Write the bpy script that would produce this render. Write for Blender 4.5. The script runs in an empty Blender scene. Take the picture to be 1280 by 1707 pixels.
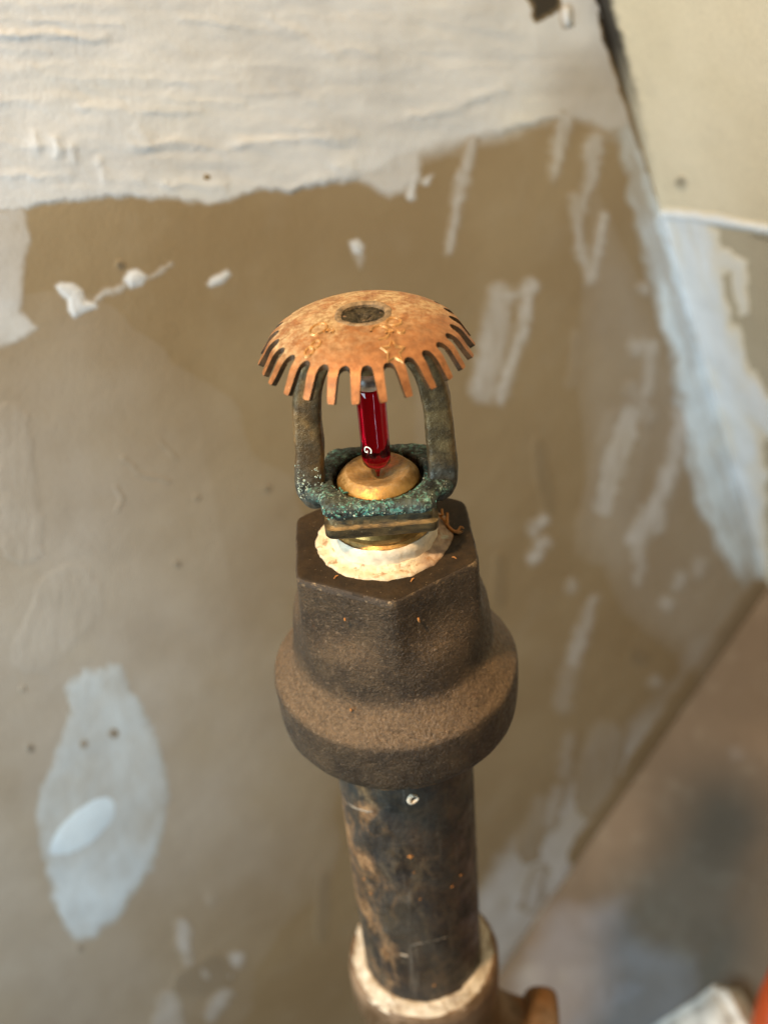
import bpy, bmesh, math, random
import numpy as np
from mathutils import Vector, Matrix
random.seed(7)
SC = bpy.context.scene
COL = SC.collection
PI = math.pi
Z0 = 0.60                                   # height of the camera above the datum (metres)

# ------------------------------------------------------------------ camera
PITCH, ROLL, FPX, DIST, CX = math.radians(35), math.radians(5.28), 1785.0, 0.181, 0.0005
cd = bpy.data.cameras.new('camera')
cam = bpy.data.objects.new('camera', cd)
COL.objects.link(cam)
cd.sensor_fit = 'VERTICAL'
cd.sensor_height = 24.0
cd.sensor_width = 18.0
cd.lens = FPX / 1707 * 24.0
cd.clip_start, cd.clip_end = 0.002, 50
cam.matrix_world = (Matrix.Translation((CX, -DIST, Z0)) @ Matrix.Rotation(PI/2 - PITCH, 4, 'X')
                    @ Matrix.Rotation(-ROLL, 4, 'Z'))
cd.dof.use_dof = True
cd.dof.focus_distance = 0.208
cd.dof.aperture_fstop = 7.2
SC.camera = cam

# ------------------------------------------------------------------ world, lamps, exposure
wd = bpy.data.worlds.new('World')
SC.world = wd
wd.use_nodes = True
bg = wd.node_tree.nodes['Background']
bg.inputs[0].default_value = (0.64, 0.53, 0.40, 1)
bg.inputs[1].default_value = 0.065

def area(name, loc, target, size, size_y, power, col):
    l = bpy.data.lights.new(name, 'AREA')
    l.shape = 'RECTANGLE'
    l.size, l.size_y, l.energy, l.color = size, size_y, power, col
    o = bpy.data.objects.new(name, l)
    COL.objects.link(o)
    o.location = loc
    o.rotation_euler = (Vector(target) - Vector(loc)).to_track_quat('-Z', 'Y').to_euler()
    return o
area('warm_ceiling_lamp', (-0.27, -0.28, Z0 + 0.53), (0, 0, Z0 - 0.12), 0.065, 0.065, 11.0, (1.0, 0.69, 0.40))
area('cool_window', (0.36, -1.15, Z0 - 0.50), (0.0, 0.0, Z0 - 0.16), 0.020, 0.7, 1.1, (0.70, 0.84, 1.0))
area('cool_doorway', (-0.46, -0.30, Z0 - 0.09), (-0.14, 0.06, Z0 - 0.30), 0.34, 0.36, 4.8, (0.67, 0.88, 1.0))

SC.view_settings.view_transform = 'Standard'
SC.view_settings.look = 'None'
SC.view_settings.exposure = 0.0
SC.view_settings.gamma = 1.0
try:
    SC.cycles.use_denoising = True
    SC.cycles.max_bounces = 10
    SC.cycles.caustics_refractive = True
    SC.cycles.caustics_reflective = False
    SC.cycles.blur_glossy = 0.3
except Exception:
    pass

# ------------------------------------------------------------------ numpy helpers
CO = np.array([CX, -DIST, 0.0])
def ray(px, py):
    px, py = np.asarray(px, float), np.asarray(py, float)
    X, Y = (px - 640) / FPX, (py - 853.5) / FPX
    c, s = math.cos(ROLL), math.sin(ROLL)
    x, yd = X*c - Y*s, X*s + Y*c
    return np.stack([x, math.cos(PITCH) - yd*math.sin(PITCH), -math.sin(PITCH) - yd*math.cos(PITCH)], -1)
class Plane:
    def __init__(self, p, n):
        self.p = np.array(p, float)
        self.n = np.array(n, float) / np.linalg.norm(n)
    def at(self, px, py):                   # survey point of the photograph -> point of this surface (z relative to camera)
        d = ray(px, py)
        t = ((self.p - CO) @ self.n) / (d @ self.n)
        return CO + d * t[..., None] if np.ndim(t) else CO + d * t

def _hash(ix, iy, seed):
    h = (ix.astype(np.int64) * 374761393 + iy.astype(np.int64) * 668265263 + seed * 974711) & 0xffffffff
    h = ((h ^ (h >> 13)) * 1274126177) & 0xffffffff
    return ((h ^ (h >> 16)) & 0xffff) / 65535.0
def vnoise(x, y, seed=0):
    x, y = np.asarray(x, float), np.asarray(y, float)
    ix, iy = np.floor(x), np.floor(y)
    fx, fy = x - ix, y - iy
    fx, fy = fx*fx*(3 - 2*fx), fy*fy*(3 - 2*fy)
    a, b = _hash(ix, iy, seed), _hash(ix + 1, iy, seed)
    c, d = _hash(ix, iy + 1, seed), _hash(ix + 1, iy + 1, seed)
    return (a*(1 - fx) + b*fx)*(1 - fy) + (c*(1 - fx) + d*fx)*fy
def fbm(x, y, seed=0, o=4):
    r, a, t = 0, 0.5, 0
    for k in range(o):
        r = r + a * vnoise(x * 2**k, y * 2**k, seed + 17*k)
        t += a
        a *= 0.5
    return r / t
def sstep(a, b, x):
    t = np.clip((x - a) / (b - a), 0, 1)
    return t*t*(3 - 2*t)
def sd_poly(X, Y, pts):
    d = np.full(X.shape, 1e18)
    s = np.ones(X.shape)
    n = len(pts)
    for i in range(n):
        (ax, ay), (bx, by) = pts[i], pts[i - 1]
        ex, ey, wx, wy = bx - ax, by - ay, X - ax, Y - ay
        t = np.clip((wx*ex + wy*ey) / (ex*ex + ey*ey + 1e-9), 0, 1)
        d = np.minimum(d, (wx - ex*t)**2 + (wy - ey*t)**2)
        c1, c2, c3 = Y >= ay, Y < by, ex*wy > ey*wx
        s = np.where((c1 & c2 & c3) | (~c1 & ~c2 & ~c3), -s, s)
    return s * np.sqrt(d)
def sd_stroke(X, Y, pts):                   # pts: (x, y, width)
    d = np.full(X.shape, 1e9)
    if len(pts) == 1:
        x, y, w = pts[0]
        return np.hypot(X - x, Y - y) - w/2
    for (ax, ay, aw), (bx, by, bw) in zip(pts[:-1], pts[1:]):
        ex, ey, wx, wy = bx - ax, by - ay, X - ax, Y - ay
        t = np.clip((wx*ex + wy*ey) / (ex*ex + ey*ey + 1e-9), 0, 1)
        d = np.minimum(d, np.hypot(wx - ex*t, wy - ey*t) - (aw + (bw - aw)*t)/2)
    return d
def sd_ell(X, Y, cx, cy, a, b, ang):
    c, s = math.cos(ang), math.sin(ang)
    u, v = (X - cx)*c + (Y - cy)*s, -(X - cx)*s + (Y - cy)*c
    return (np.hypot(u/a, v/b) - 1) * min(a, b)

# ------------------------------------------------------------------ object helpers
def link(name, me, mat=None, parent=None, loc=None):
    o = bpy.data.objects.new(name, me)
    COL.objects.link(o)
    if mat:
        me.materials.append(mat)
    if parent:
        o.parent = parent
    if loc is not None:
        o.location = loc
    return o
def tag(o, label=None, cat=None, kind=None, group=None):
    for k, v in (('label', label), ('category', cat), ('kind', kind), ('group', group)):
        if v:
            o[k] = v
    return o
def empty(name, loc, label, cat):
    o = bpy.data.objects.new(name, None)
    COL.objects.link(o)
    o.location = loc
    o.empty_display_size = 0.01
    return tag(o, label, cat)
def pymesh(name, V, F, smooth=True, sharp=None):
    me = bpy.data.meshes.new(name)
    me.from_pydata([tuple(map(float, v)) for v in V], [], [tuple(map(int, f)) for f in F])
    me.update()
    if smooth:
        me.polygons.foreach_set('use_smooth', [True] * len(me.polygons))
        if sharp:
            me.set_sharp_from_angle(angle=math.radians(sharp))
    return me
def loft(name, rings, closed_u=True, cap0=False, cap1=False, sharp=35):
    """rings: list of (n,3) arrays"""
    n = len(rings[0])
    V = np.concatenate(rings)
    F = []
    for i in range(len(rings) - 1):
        for j in range(n if closed_u else n - 1):
            a, b = i*n + j, i*n + (j + 1) % n
            F.append((a, b, b + n, a + n))
    if cap0:
        F.append(tuple(range(n - 1, -1, -1)))
    if cap1:
        F.append(tuple(range((len(rings) - 1)*n, len(rings)*n)))
    return pymesh(name, V, F, True, sharp)
def lathe(name, prof, n=96, wob=0.0, seed=0, cap0=False, cap1=False, sharp=35, arc=None, nf=1.0, wz=1.0):
    th = np.linspace(0, 2*PI, n, endpoint=False) if arc is None else np.linspace(arc[0], arc[1], n)
    rings = []
    for k, (r, z) in enumerate(prof):
        rr = np.full(n, r)
        zz = np.full(n, z)
        if wob:
            q = fbm(np.cos(th)*4*nf + 31, np.sin(th)*4*nf + z*900 + 17, seed, 3) - 0.5
            rr = rr + wob*q*2
            zz = zz + wz*wob*(fbm(np.cos(th)*5*nf + 3, np.sin(th)*5*nf + k*.7 + 9, seed + 5, 3) - 0.5)
        rings.append(np.stack([rr*np.cos(th), rr*np.sin(th), zz], -1))
    me = loft(name, rings[::-1], arc is None, cap0=cap1, cap1=cap0, sharp=sharp)
    bm = bmesh.new()
    bm.from_mesh(me)
    bmesh.ops.remove_doubles(bm, verts=bm.verts, dist=1e-7)
    bmesh.ops.recalc_face_normals(bm, faces=bm.faces)
    bm.to_mesh(me)
    bm.free()
    me.set_sharp_from_angle(angle=math.radians(sharp))
    return me

# ------------------------------------------------------------------ material helpers
class NT:
    def __init__(self, name):
        self.m = bpy.data.materials.new(name)
        self.m.use_nodes = True
        self.t = self.m.node_tree
        self.b = self.t.nodes['Principled BSDF']
        self.tc = self.t.nodes.new('ShaderNodeTexCoord')
    def n(self, typ, **kw):
        o = self.t.nodes.new(typ)
        for k, v in kw.items():
            setattr(o, k, v)
        return o
    def l(self, a, b):
        self.t.links.new(a, b)
    def put(self, sock, v):
        if isinstance(v, bpy.types.NodeSocket):
            self.l(v, sock)
        elif isinstance(v, tuple) and len(v) == 3:
            sock.default_value = (*v, 1) if sock.type == 'RGBA' else v
        else:
            sock.default_value = v
    def noise(self, scale, detail=4, rough=0.55, dist=0.0, sc=None):
        t = self.n('ShaderNodeTexNoise')
        t.inputs['Scale'].default_value = scale
        t.inputs['Detail'].default_value = detail
        t.inputs['Roughness'].default_value = rough
        t.inputs['Distortion'].default_value = dist
        v = self.tc.outputs['Object']
        if sc:
            mp = self.n('ShaderNodeMapping')
            mp.inputs['Scale'].default_value = sc
            self.l(v, mp.inputs[0])
            v = mp.outputs[0]
        self.l(v, t.inputs['Vector'])
        return t.outputs['Fac']
    def voro(self, scale, feature='F1', out='Distance', rnd=1.0):
        t = self.n('ShaderNodeTexVoronoi', feature=feature)
        t.inputs['Scale'].default_value = scale
        t.inputs['Randomness'].default_value = rnd
        self.l(self.tc.outputs['Object'], t.inputs['Vector'])
        return t.outputs[out]
    def ramp(self, v, a, b, lo=0.0, hi=1.0):
        t = self.n('ShaderNodeMapRange', interpolation_type='SMOOTHSTEP')
        self.put(t.inputs[0], v)
        for i, q in zip((1, 2, 3, 4), (a, b, lo, hi)):
            t.inputs[i].default_value = q
        return t.outputs[0]
    def math(self, op, a, b=0.0, clamp=False):
        t = self.n('ShaderNodeMath', operation=op, use_clamp=clamp)
        self.put(t.inputs[0], a)
        self.put(t.inputs[1], b)
        return t.outputs[0]
    def mix(self, f, a, b, mode='MIX'):
        t = self.n('ShaderNodeMix', data_type='RGBA', blend_type=mode)
        self.put(t.inputs[0], f)
        self.put(t.inputs[6], a)
        self.put(t.inputs[7], b)
        return t.outputs[2]
    def attr(self, name):
        t = self.n('ShaderNodeAttribute', attribute_name=name)
        return t.outputs['Fac']
    def nz(self):
        g = self.n('ShaderNodeNewGeometry')
        s = self.n('ShaderNodeSeparateXYZ')
        self.l(g.outputs['Normal'], s.inputs[0])
        return s.outputs[2]
    def sep(self):
        s = self.n('ShaderNodeSeparateXYZ')
        self.l(self.tc.outputs['Object'], s.inputs[0])
        return s.outputs
    def bump(self, h, strength, dist, prev=None):
        t = self.n('ShaderNodeBump')
        t.inputs['Strength'].default_value = strength
        t.inputs['Distance'].default_value = dist
        self.put(t.inputs['Height'], h)
        if prev is not None:
            self.l(prev, t.inputs['Normal'])
        return t.outputs[0]
    def out(self, col, rough=0.5, metal=0.0, normal=None, spec=None):
        self.put(self.b.inputs['Base Color'], col)
        self.put(self.b.inputs['Roughness'], rough)
        self.put(self.b.inputs['Metallic'], metal)
        if spec is not None:
            self.b.inputs['Specular IOR Level'].default_value = spec
        if normal is not None:
            self.l(normal, self.b.inputs['Normal'])
        return self.m

def drywall(name, pa, pb, mud=(0.65, 0.70, 0.745), dirt_shade=(0.10, 0.085, 0.06)):
    k = NT(name)
    base = k.mix(k.ramp(k.noise(16, 4, .55), .35, .68), pa, pb)
    base = k.mix(k.ramp(k.noise(900, 2), .3, .8, 0, .18), base, (0.22, 0.17, 0.11))
    base = k.mix(k.ramp(k.noise(60, 4, .5), .50, .80, 0, .18), base, (0.34, 0.30, 0.23))
    m = k.attr('mud')
    mudc = k.mix(k.ramp(k.noise(55, 4), .35, .7), mud, tuple(q*.86 for q in mud))
    mudc = k.mix(k.ramp(k.noise(24, 3), .5, .75, 0, .30), mudc, (0.62, 0.62, 0.52))
    c = k.mix(m, base, mudc)
    c = k.mix(k.attr('dirt_shade'), c, dirt_shade)
    nb = k.bump(k.noise(700, 3), .25, .0004)
    nb = k.bump(k.noise(130, 4, .5), .16, .0010, nb)
    return k.out(c, k.ramp(m, 0, 1, .60, .50), 0, nb, .45)

M = {}
M['wall'] = drywall('brown_drywall', (0.252, 0.191, 0.106), (0.298, 0.237, 0.142))
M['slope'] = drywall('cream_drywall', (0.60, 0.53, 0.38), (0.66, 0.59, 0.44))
M['gapslope'] = drywall('painted_gap_edge', (0.60, 0.53, 0.38), (0.66, 0.59, 0.44), dirt_shade=(0.014, 0.011, 0.009))
M['gapwall'] = drywall('painted_gap_shade', (0.252, 0.191, 0.106), (0.298, 0.237, 0.142), dirt_shade=(0.012, 0.010, 0.008))
M['cool_mud'] = drywall('cool_lit_compound', (0.252, 0.191, 0.106), (0.298, 0.237, 0.142), mud=(0.68, 0.84, 0.98))  # compound tinted blue to stand in for cool light on it
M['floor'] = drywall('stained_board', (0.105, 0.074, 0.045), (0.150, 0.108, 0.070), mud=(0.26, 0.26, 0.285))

def plain(name, col, rough=.6, metal=0., var=.25, scale=300, bstr=.3, bdist=.0003):
    k = NT(name)
    c = k.mix(k.ramp(k.noise(scale, 4), .3, .7), tuple(q*(1 - var) for q in col), tuple(min(1, q*(1 + var)) for q in col))
    return k.out(c, rough, metal, k.bump(k.noise(scale*3, 4), bstr, bdist))
M['void'] = plain('dark_gap', (0.012, 0.010, 0.009), .9)
M['spot'] = plain('dark_pinhole', (0.07, 0.058, 0.045), .9)

# ------------------------------------------------------------------ the corner of the room: three boards meeting
PSI = math.radians(62)
WDIST = 0.125
NW = np.array([math.cos(PSI), -math.sin(PSI), 0.0])      # out of the wall
WD = np.array([math.sin(PSI), math.cos(PSI), 0.0])       # along the wall
WALL = Plane(NW * -WDIST, NW)
A0, A1, B1 = WALL.at(1000, 0), WALL.at(1280, 975), WALL.at(830, 1620)
adir, bdir = (A0 - A1) / np.linalg.norm(A0 - A1), (B1 - A1) / np.linalg.norm(B1 - A1)
nS = np.cross(adir, NW)
nS = nS if nS[2] < 0 else -nS
nF = np.cross(bdir, NW)
nF = nF if nF[2] > 0 else -nF
SLOPE, FLOOR = Plane(A1, nS), Plane(A1, nF)
UP = np.array([0, 0, Z0])

def board(name, corners, thick, n, mat):
    """a board: its face given by four corners, its thickness behind it, face finely cut for the attributes"""
    c = [np.array(q) + UP for q in corners]
    V, F, N = [], [], 24
    for i in range(N + 1):
        for j in range(N + 1):
            a, b = i/N, j/N
            V.append(c[0]*(1-a)*(1-b) + c[1]*a*(1-b) + c[2]*a*b + c[3]*(1-a)*b)
    for i in range(N):
        for j in range(N):
            q = i*(N+1) + j
            F.append((q, q + N + 1, q + N + 2, q + 1))
    k = len(V)
    cs = [0, N*(N+1), (N+1)*(N+1) - 1, N]
    for q in cs:
        V.append(V[q] - np.array(n)*thick)
    F.append((k, k+1, k+2, k+3))
    edges = [[i*(N+1) for i in range(N+1)], [N*(N+1) + j for j in range(N+1)],
             [i*(N+1) + N for i in range(N, -1, -1)], [j for j in range(N, -1, -1)]]
    for e, (p, q) in zip(edges, ((k, k+1), (k+1, k+2), (k+2, k+3), (k+3, k))):
        F.append(tuple(e[::-1]) + (p, q))
    me = pymesh(name, V, F, False)
    bm = bmesh.new()
    bm.from_mesh(me)
    bmesh.ops.recalc_face_normals(bm, faces=bm.faces)
    bm.to_mesh(me)
    bm.free()
    for at in ('mud', 'dirt_shade'):
        me.attributes.new(at, 'FLOAT', 'POINT')
    return link(name, me, mat)

def wpt(s, z):
    return WD*s + NW*-WDIST + np.array([0, 0, z])
wall = board('wall', [wpt(-.42, .42), wpt(.52, .42), wpt(.52, -.75), wpt(-.42, -.75)], .012, NW, M['wall'])
tag(wall, 'brown drywall board behind the sprinkler, smeared with white joint compound', 'wall', 'structure')
GAP = NW * 0.0008
slope = board('sloped_ceiling', [A1 + GAP, A1 + adir*.62 + GAP, A1 + adir*.62 + NW*.50, A1 + NW*.50], .012, nS, M['slope'])
tag(slope, 'pale cream sloped drywall at the upper right with a taped joint', 'ceiling', 'structure')
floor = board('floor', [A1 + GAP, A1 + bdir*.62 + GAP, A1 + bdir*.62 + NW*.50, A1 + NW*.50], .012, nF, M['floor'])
tag(floor, 'brown stained board sloping away at the lower right', 'floor', 'structure')

def wash_light_fn(X, Y):  # thin compound wash; low left, a grey tone painted for cool light
    q = sstep(230, -260, 110*(fbm(X/170, Y/170, 207, 4) - .5) + sd_poly(X, Y, [(-300, 640), (120, 600), (330, 760), (420, 950), (470, 1200), (480, 1420), (330, 1560), (230, 1800), (-300, 1900)]))
    q2 = sstep(30, -40, sd_poly(X, Y, [(985, 300), (1040, 420), (1200, 760), (1260, 960), (1170, 1120), (1040, 1020), (985, 900), (965, 600)]))
    q3 = sstep(60, -60, sd_poly(X, Y, [(640, 320), (700, 300), (760, 560), (780, 900), (640, 900)]))
    c = .30*q*(.7 + .6*fbm(X/120, Y/120, 201, 4)) + .16*q2*(.6 + .8*fbm(X/60, Y/120, 202, 4)) + .05*q3
    return np.clip(c, 0, 1), ZERO(X), ZERO(X)
LAYER = [0]
def patch(name, parent, plane, bbox, fn, step=4.0, mat=None, label=None, warp=7.0):
    """a film of compound lying on a board: fn gives coverage, height (mm) and dirt"""
    LAYER[0] += 1
    x0, y0, x1, y1 = bbox
    nx, ny = max(3, int((x1 - x0)/step)), max(3, int((y1 - y0)/step))
    X, Y = np.meshgrid(np.linspace(x0, x1, nx), np.linspace(y0, y1, ny))
    sd = LAYER[0]*13
    wx = X + warp*(fbm(X/22, Y/22, sd, 4) - .5)*2
    wy = Y + warp*(fbm(X/22, Y/22, sd + 3, 4) - .5)*2
    cov, h, dirt_shade = fn(wx, wy)
    edge = np.minimum(np.minimum(X - x0, x1 - X), np.minimum(Y - y0, y1 - Y))
    act = np.maximum(cov, dirt_shade)
    if plane is WALL and name != 'wash_cool_light':          # wash and its painted cool light show through whatever is thin above
        cov = 1 - (1 - cov)*(1 - wash_light_fn(X, Y)[0])
    lift = (0.00004 + LAYER[0]*0.0000025)*sstep(.012, .07, act) - 0.00003
    P = plane.at(X, Y) + UP + plane.n * (lift + h*0.001)[..., None]
    q = np.maximum.reduce([act[:-1, :-1], act[1:, :-1], act[:-1, 1:], act[1:, 1:]]) > .012
    idx = np.arange(nx*ny).reshape(ny, nx)
    F = np.stack([idx[:-1, :-1][q], idx[1:, :-1][q], idx[1:, 1:][q], idx[:-1, 1:][q]], -1)
    used = np.unique(F)
    remap = np.full(nx*ny, -1)
    remap[used] = np.arange(len(used))
    me = pymesh(name, P.reshape(-1, 3)[used], remap[F], True)
    for at, arr in (('mud', cov), ('dirt_shade', dirt_shade)):
        a = me.attributes.new(at, 'FLOAT', 'POINT')
        a.data.foreach_set('value', np.ascontiguousarray(arr.reshape(-1)[used], np.float32))
    if len(me.polygons) and me.polygons[0].normal.dot(Vector(plane.n)) < 0:
        me.flip_normals()
    o = link(name, me, mat or parent.data.materials[0], parent)
    if label:
        o['label'] = label
    return o

ZERO = lambda X: np.zeros(X.shape)
def smear(pts, op=.8, soft=5, hh=.15, rag=4, streak=.35, seed=0):
    def fn(X, Y):
        d = sd_stroke(X, Y, pts) + rag*(fbm(X/9, Y/9, seed + 40, 3) - .5)*2
        c = op * sstep(soft, -soft, d)
        c = c * (1 - streak*fbm(X/7, Y/40, seed + 9, 3)*1.4)
        return np.clip(c, 0, 1), hh*np.clip(c, 0, 1)*(.6 + .8*fbm(X/10, Y/14, seed, 3)), ZERO(X)
    return fn
def bb(pts, m):
    xs, ys, w = [p[0] for p in pts], [p[1] for p in pts], max(p[2] for p in pts)/2 + m
    return (min(xs) - w, min(ys) - w, max(xs) + w, max(ys) + w)
def do_smear(parent, plane, pts, name='plaster_smear', step=3.0, warp=5, **kw):
    kw.setdefault('seed', LAYER[0])
    m = kw.get('soft', 5) + kw.get('rag', 4) + warp + 4
    return patch(name, parent, plane, bb(pts, m), smear(pts, **kw), step, warp=warp)

patch('wash_cool_light', wall, WALL, (-80, 280, 1300, 1800), wash_light_fn, 7.0, warp=0)
# --- the trowelled band of compound along the top
BAND = [(-80, 372), (0, 350), (50, 345), (100, 336), (200, 328), (300, 333), (350, 341), (400, 326), (430, 317), (480, 320),
        (540, 308), (590, 296), (625, 288), (700, 258), (780, 236), (860, 216), (905, 204), (960, 198), (1000, 215), (1062, 240),
        (1000, 0), (960, -80), (-80, -80)]
RIDGES = [  # polylines (x, y), half width, height mm
    ([(-40, 58), (60, 58), (170, 63)], 4, .55), ([(-40, 30), (110, 34), (200, 40)], 3, .22), ([(0, 62), (200, 74), (350, 106)], 5, -.20),
    ([(-40, 168), (125, 166), (140, 178), (220, 186), (330, 184)], 5, .34), ([(230, 196), (300, 200), (340, 188)], 4, -.26),
    ([(58, 226), (63, 250)], 4, .5), ([(92, 230), (98, 256)], 4, .5), ([(121, 245), (125, 266)], 4, .45), ([(165, 270), (175, 302)], 4, .4),
    ([(230, 205), (245, 236)], 5, .28), ([(225, 241), (300, 237), (365, 250), (400, 240), (480, 230), (560, 233)], 4, .5),
    ([(-40, 292), (60, 293), (120, 289)], 3, .30), ([(190, 298), (233, 298)], 5, .32), ([(280, 308), (370, 311)], 4, .38), ([(180, 268), (300, 256), (420, 252)], 4, -.2),
    ([(485, 318), (520, 303), (578, 290), (582, 278), (560, 284)], 5, .55), ([(455, 8), (560, 16), (660, 36), (760, 55), (880, 76)], 5, -.32),
    ([(450, 32), (500, 60), (560, 92)], 4, .3), ([(460, 140), (540, 180), (600, 220)], 4, -.24), ([(475, 145), (530, 172)], 4, .25),
    ([(560, 135), (640, 142), (760, 120)], 6, .14), ([(640, 143), (690, 145)], 4, -.2), ([(685, 195), (760, 178), (800, 158), (840, 148)], 4, .5),
    ([(690, 200), (770, 186), (815, 166)], 4, -.3), ([(600, 120), (700, 112), (830, 118)], 6, .2), ([(800, 226), (860, 208), (950, 194)], 5, .35),
    ([(350, 100), (420, 110), (500, 106)], 5, .12), ([(640, 210), (760, 205), (900, 190)], 7, .15), ([(0, 8), (140, 6), (210, 12)], 4, .25),
    ([(0, 120), (120, 112), (220, 118)], 8, .12), ([(300, 140), (430, 150), (520, 146)], 9, .14)]
rr_ = random.Random(3)
for _ in range(46):
    x, y = rr_.uniform(-60, 900), rr_.uniform(-60, 320)
    if y > 300 - .14*max(0, x - 300):
        continue
    n, L0, sl = rr_.randint(3, 6), rr_.uniform(16, 46), rr_.uniform(-.10, .14)
    RIDGES.append(([(x + i*L0, y + i*L0*sl + rr_.uniform(-3, 3)) for i in range(n)], rr_.uniform(2.5, 5), rr_.choice((.16, .24, .32, -.2, -.28))))
def band_fn(X, Y):
    d = sd_poly(X, Y, BAND)
    soft = 7 + 18*sstep(560, 720, X)*sstep(190, 240, Y)
    c = .93*sstep(soft, -soft, d + 6*(fbm(X/12, Y/12, 4) - .5))
    wash = sd_poly(X, Y, [(560, 270), (700, 240), (700, 300), (672, 318), (650, 326), (630, 316), (600, 298)])
    c = np.maximum(c, .72*sstep(10, -8, wash))
    for s in ([(684, 330, 14), (690, 300, 12), (697, 288, 9)], [(712, 302, 12), (716, 296, 8)]):
        c = np.maximum(c, .85*sstep(4, -4, sd_stroke(X, Y, s)))
    c = c*(1 - .10*sstep(.45, .75, fbm(X/160, Y/30, 77)))
    c = c*(1 - .45*sstep(860, 960, X)*sstep(40, 130, Y))
    h = .16 + .20*(fbm(X/190 + Y/700, Y/17, 21, 4) - .5) + .40*(fbm(X/90, Y/45, 5, 4) - .5)
    wob = 5*(fbm(X/50, Y/50, 91) - .5)
    for pts, w, a in RIDGES:
        a, w = (a if a > 0 else a*.6)*.48, w*2.0
        dd = sd_stroke(X, Y + wob, [(x, y, 0.01) for x, y in pts])
        h = h + a*np.exp(-(dd/w)**2)*(.55 + .9*fbm(X/18, Y/18, int(w*7 + pts[0][0])))
        if a > .2:                             # the step where the trowel left off
            h = h + .10*np.exp(-(dd/26)**2)
    h = h + .06*np.exp(-(d/7)**2)*sstep(.35, .7, fbm(X/40, Y/40, 66))
    h = np.clip(h, .03, 2)*sstep(.25, 1.0, c)
    return c, h, ZERO(X)
patch('joint_compound_band', wall, WALL, (-80, -80, 1075, 385), band_fn, 3.0, warp=6)

# --- compound along the inside corner (wall side) and along the lower board
def cornerA(X, Y):
    t = (Y - 0)/975.0
    xl = 1000 + 280*t
    left = xl - (32 + 14*sstep(150, 500, Y) + 26*sstep(560, 760, Y)*sstep(990, 830, Y)) - 22*sstep(-40, 160, 160 - Y)
    d = np.maximum(left - X, X - xl - 40)
    c = (.50 + .75*sstep(300, 560, Y))*sstep(15, -15, d + 16*(fbm(X/15, Y/30, 8) - .5))
    c = c*(1 - .60*sstep(.38, .72, fbm(X/9 - Y/31, Y/110, 31)))*sstep(150, 240, Y)*sstep(1000, 900, Y)
    return np.clip(c*1.25, 0, 1), .25*np.clip(c, 0, 1), ZERO(X)
patch('corner_compound', wall, WALL, (930, 140, 1320, 1010), cornerA, 4.0, M['cool_mud'], warp=8)
def stripB(X, Y):
    t = (Y - 975)/645.0
    xr = 1280 - 450*t
    wdt = 50 + 75*sstep(1100, 1500, Y)
    d = np.maximum((xr - wdt) - X, X - xr - 30)
    c = (.14 + .50*sstep(1080, 1480, Y))*sstep(34, -26, d + 40*(fbm(X/40, Y/60, 48) - .5))
    c = c*(.7 + .6*fbm(X/26, Y/60, 12))
    return np.clip(c, 0, .8), .1*c, ZERO(X)
patch('corner_compound', wall, WALL, (640, 960, 1330, 1760), stripB, 5.0, warp=10)

# --- left edge patch, screw patch low on the left with the bright dab in it
def left_fn(X, Y):
    d = sd_poly(X, Y, [(-80, 350), (44, 348), (50, 400), (36, 470), (34, 520), (62, 545), (25, 572), (-80, 600)])
    c = (.50 + .2*sstep(430, 520, Y))*sstep(7, -7, d)*(.75 + .5*fbm(X/30, Y/30, 3))
    return np.clip(c, 0, .9), .12*c, ZERO(X)
patch('plaster_patch', wall, WALL, (-80, 335, 90, 620), left_fn, 3.0, warp=6)
SCREW = [(140, 1120), (195, 1113), (215, 1150), (232, 1172), (255, 1230), (266, 1270), (276, 1310), (271, 1370), (256, 1430), (226, 1480),
         (190, 1530), (150, 1562), (124, 1560), (96, 1510), (86, 1460), (76, 1400), (64, 1360), (76, 1310), (92, 1280), (110, 1230), (121, 1190), (116, 1150)]
def screw_fn(X, Y):
    d = sd_poly(X, Y, SCREW)
    c = sstep(10, -10, d + 12*(fbm(X/8, Y/8, 51) - .5) + 14*sstep(1230, 1120, Y)*(fbm(X/9, Y/9, 54) - .5))
    v = .34 + .28*sstep(1380, 1520, Y) + .50*(fbm(X/40, Y/60, 52) - .5) + .22*(fbm(X/9, Y/26, 55) - .5)
    v = v + .1*np.exp(-(d/9)**2)
    return np.clip(c*v, 0, 1), .1*c*(.7 + .6*fbm(X/12, Y/20, 53)), ZERO(X)
patch('plaster_patch', wall, WALL, (40, 1090, 300, 1590), screw_fn, 3.0, M['cool_mud'], warp=7)
def dab_fn(X, Y):
    d = sd_ell(X, Y, 140, 1377, 80, 34, math.radians(-41))
    c = sstep(5, -8, d)
    return c*.99, .22*sstep(3, -16, d), ZERO(X)
patch('plaster_dab', wall, WALL, (50, 1295, 225, 1460), dab_fn, 2.5, M['cool_mud'], warp=3)

# --- dabs on the left
def poly_dab(pts, op=.92, hh=.32):
    def fn(X, Y):
        d = sd_poly(X, Y, pts)
        c = op*sstep(3.5, -3.5, d)
        return c, hh*sstep(2, -10, d)*(.7 + .6*fbm(X/12, Y/12, 61)), ZERO(X)
    xs, ys = [p[0] for p in pts], [p[1] for p in pts]
    return (min(xs) - 14, min(ys) - 14, max(xs) + 14, max(ys) + 14), fn
for pts in ([(92, 478), (103, 470), (122, 472), (136, 485), (142, 500), (160, 503), (163, 512), (140, 520), (124, 530), (114, 520), (112, 500), (98, 488)],
            [(205, 468), (214, 452), (230, 448), (246, 462), (236, 474), (218, 480)],
            [(345, 474), (352, 464), (380, 449), (386, 458), (372, 472), (350, 478)],
            [(582, 404), (596, 398), (608, 412), (604, 428), (590, 424)]):
    b, f = poly_dab(pts)
    patch('plaster_dab', wall, WALL, b, f, 2.0, warp=3)
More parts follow.
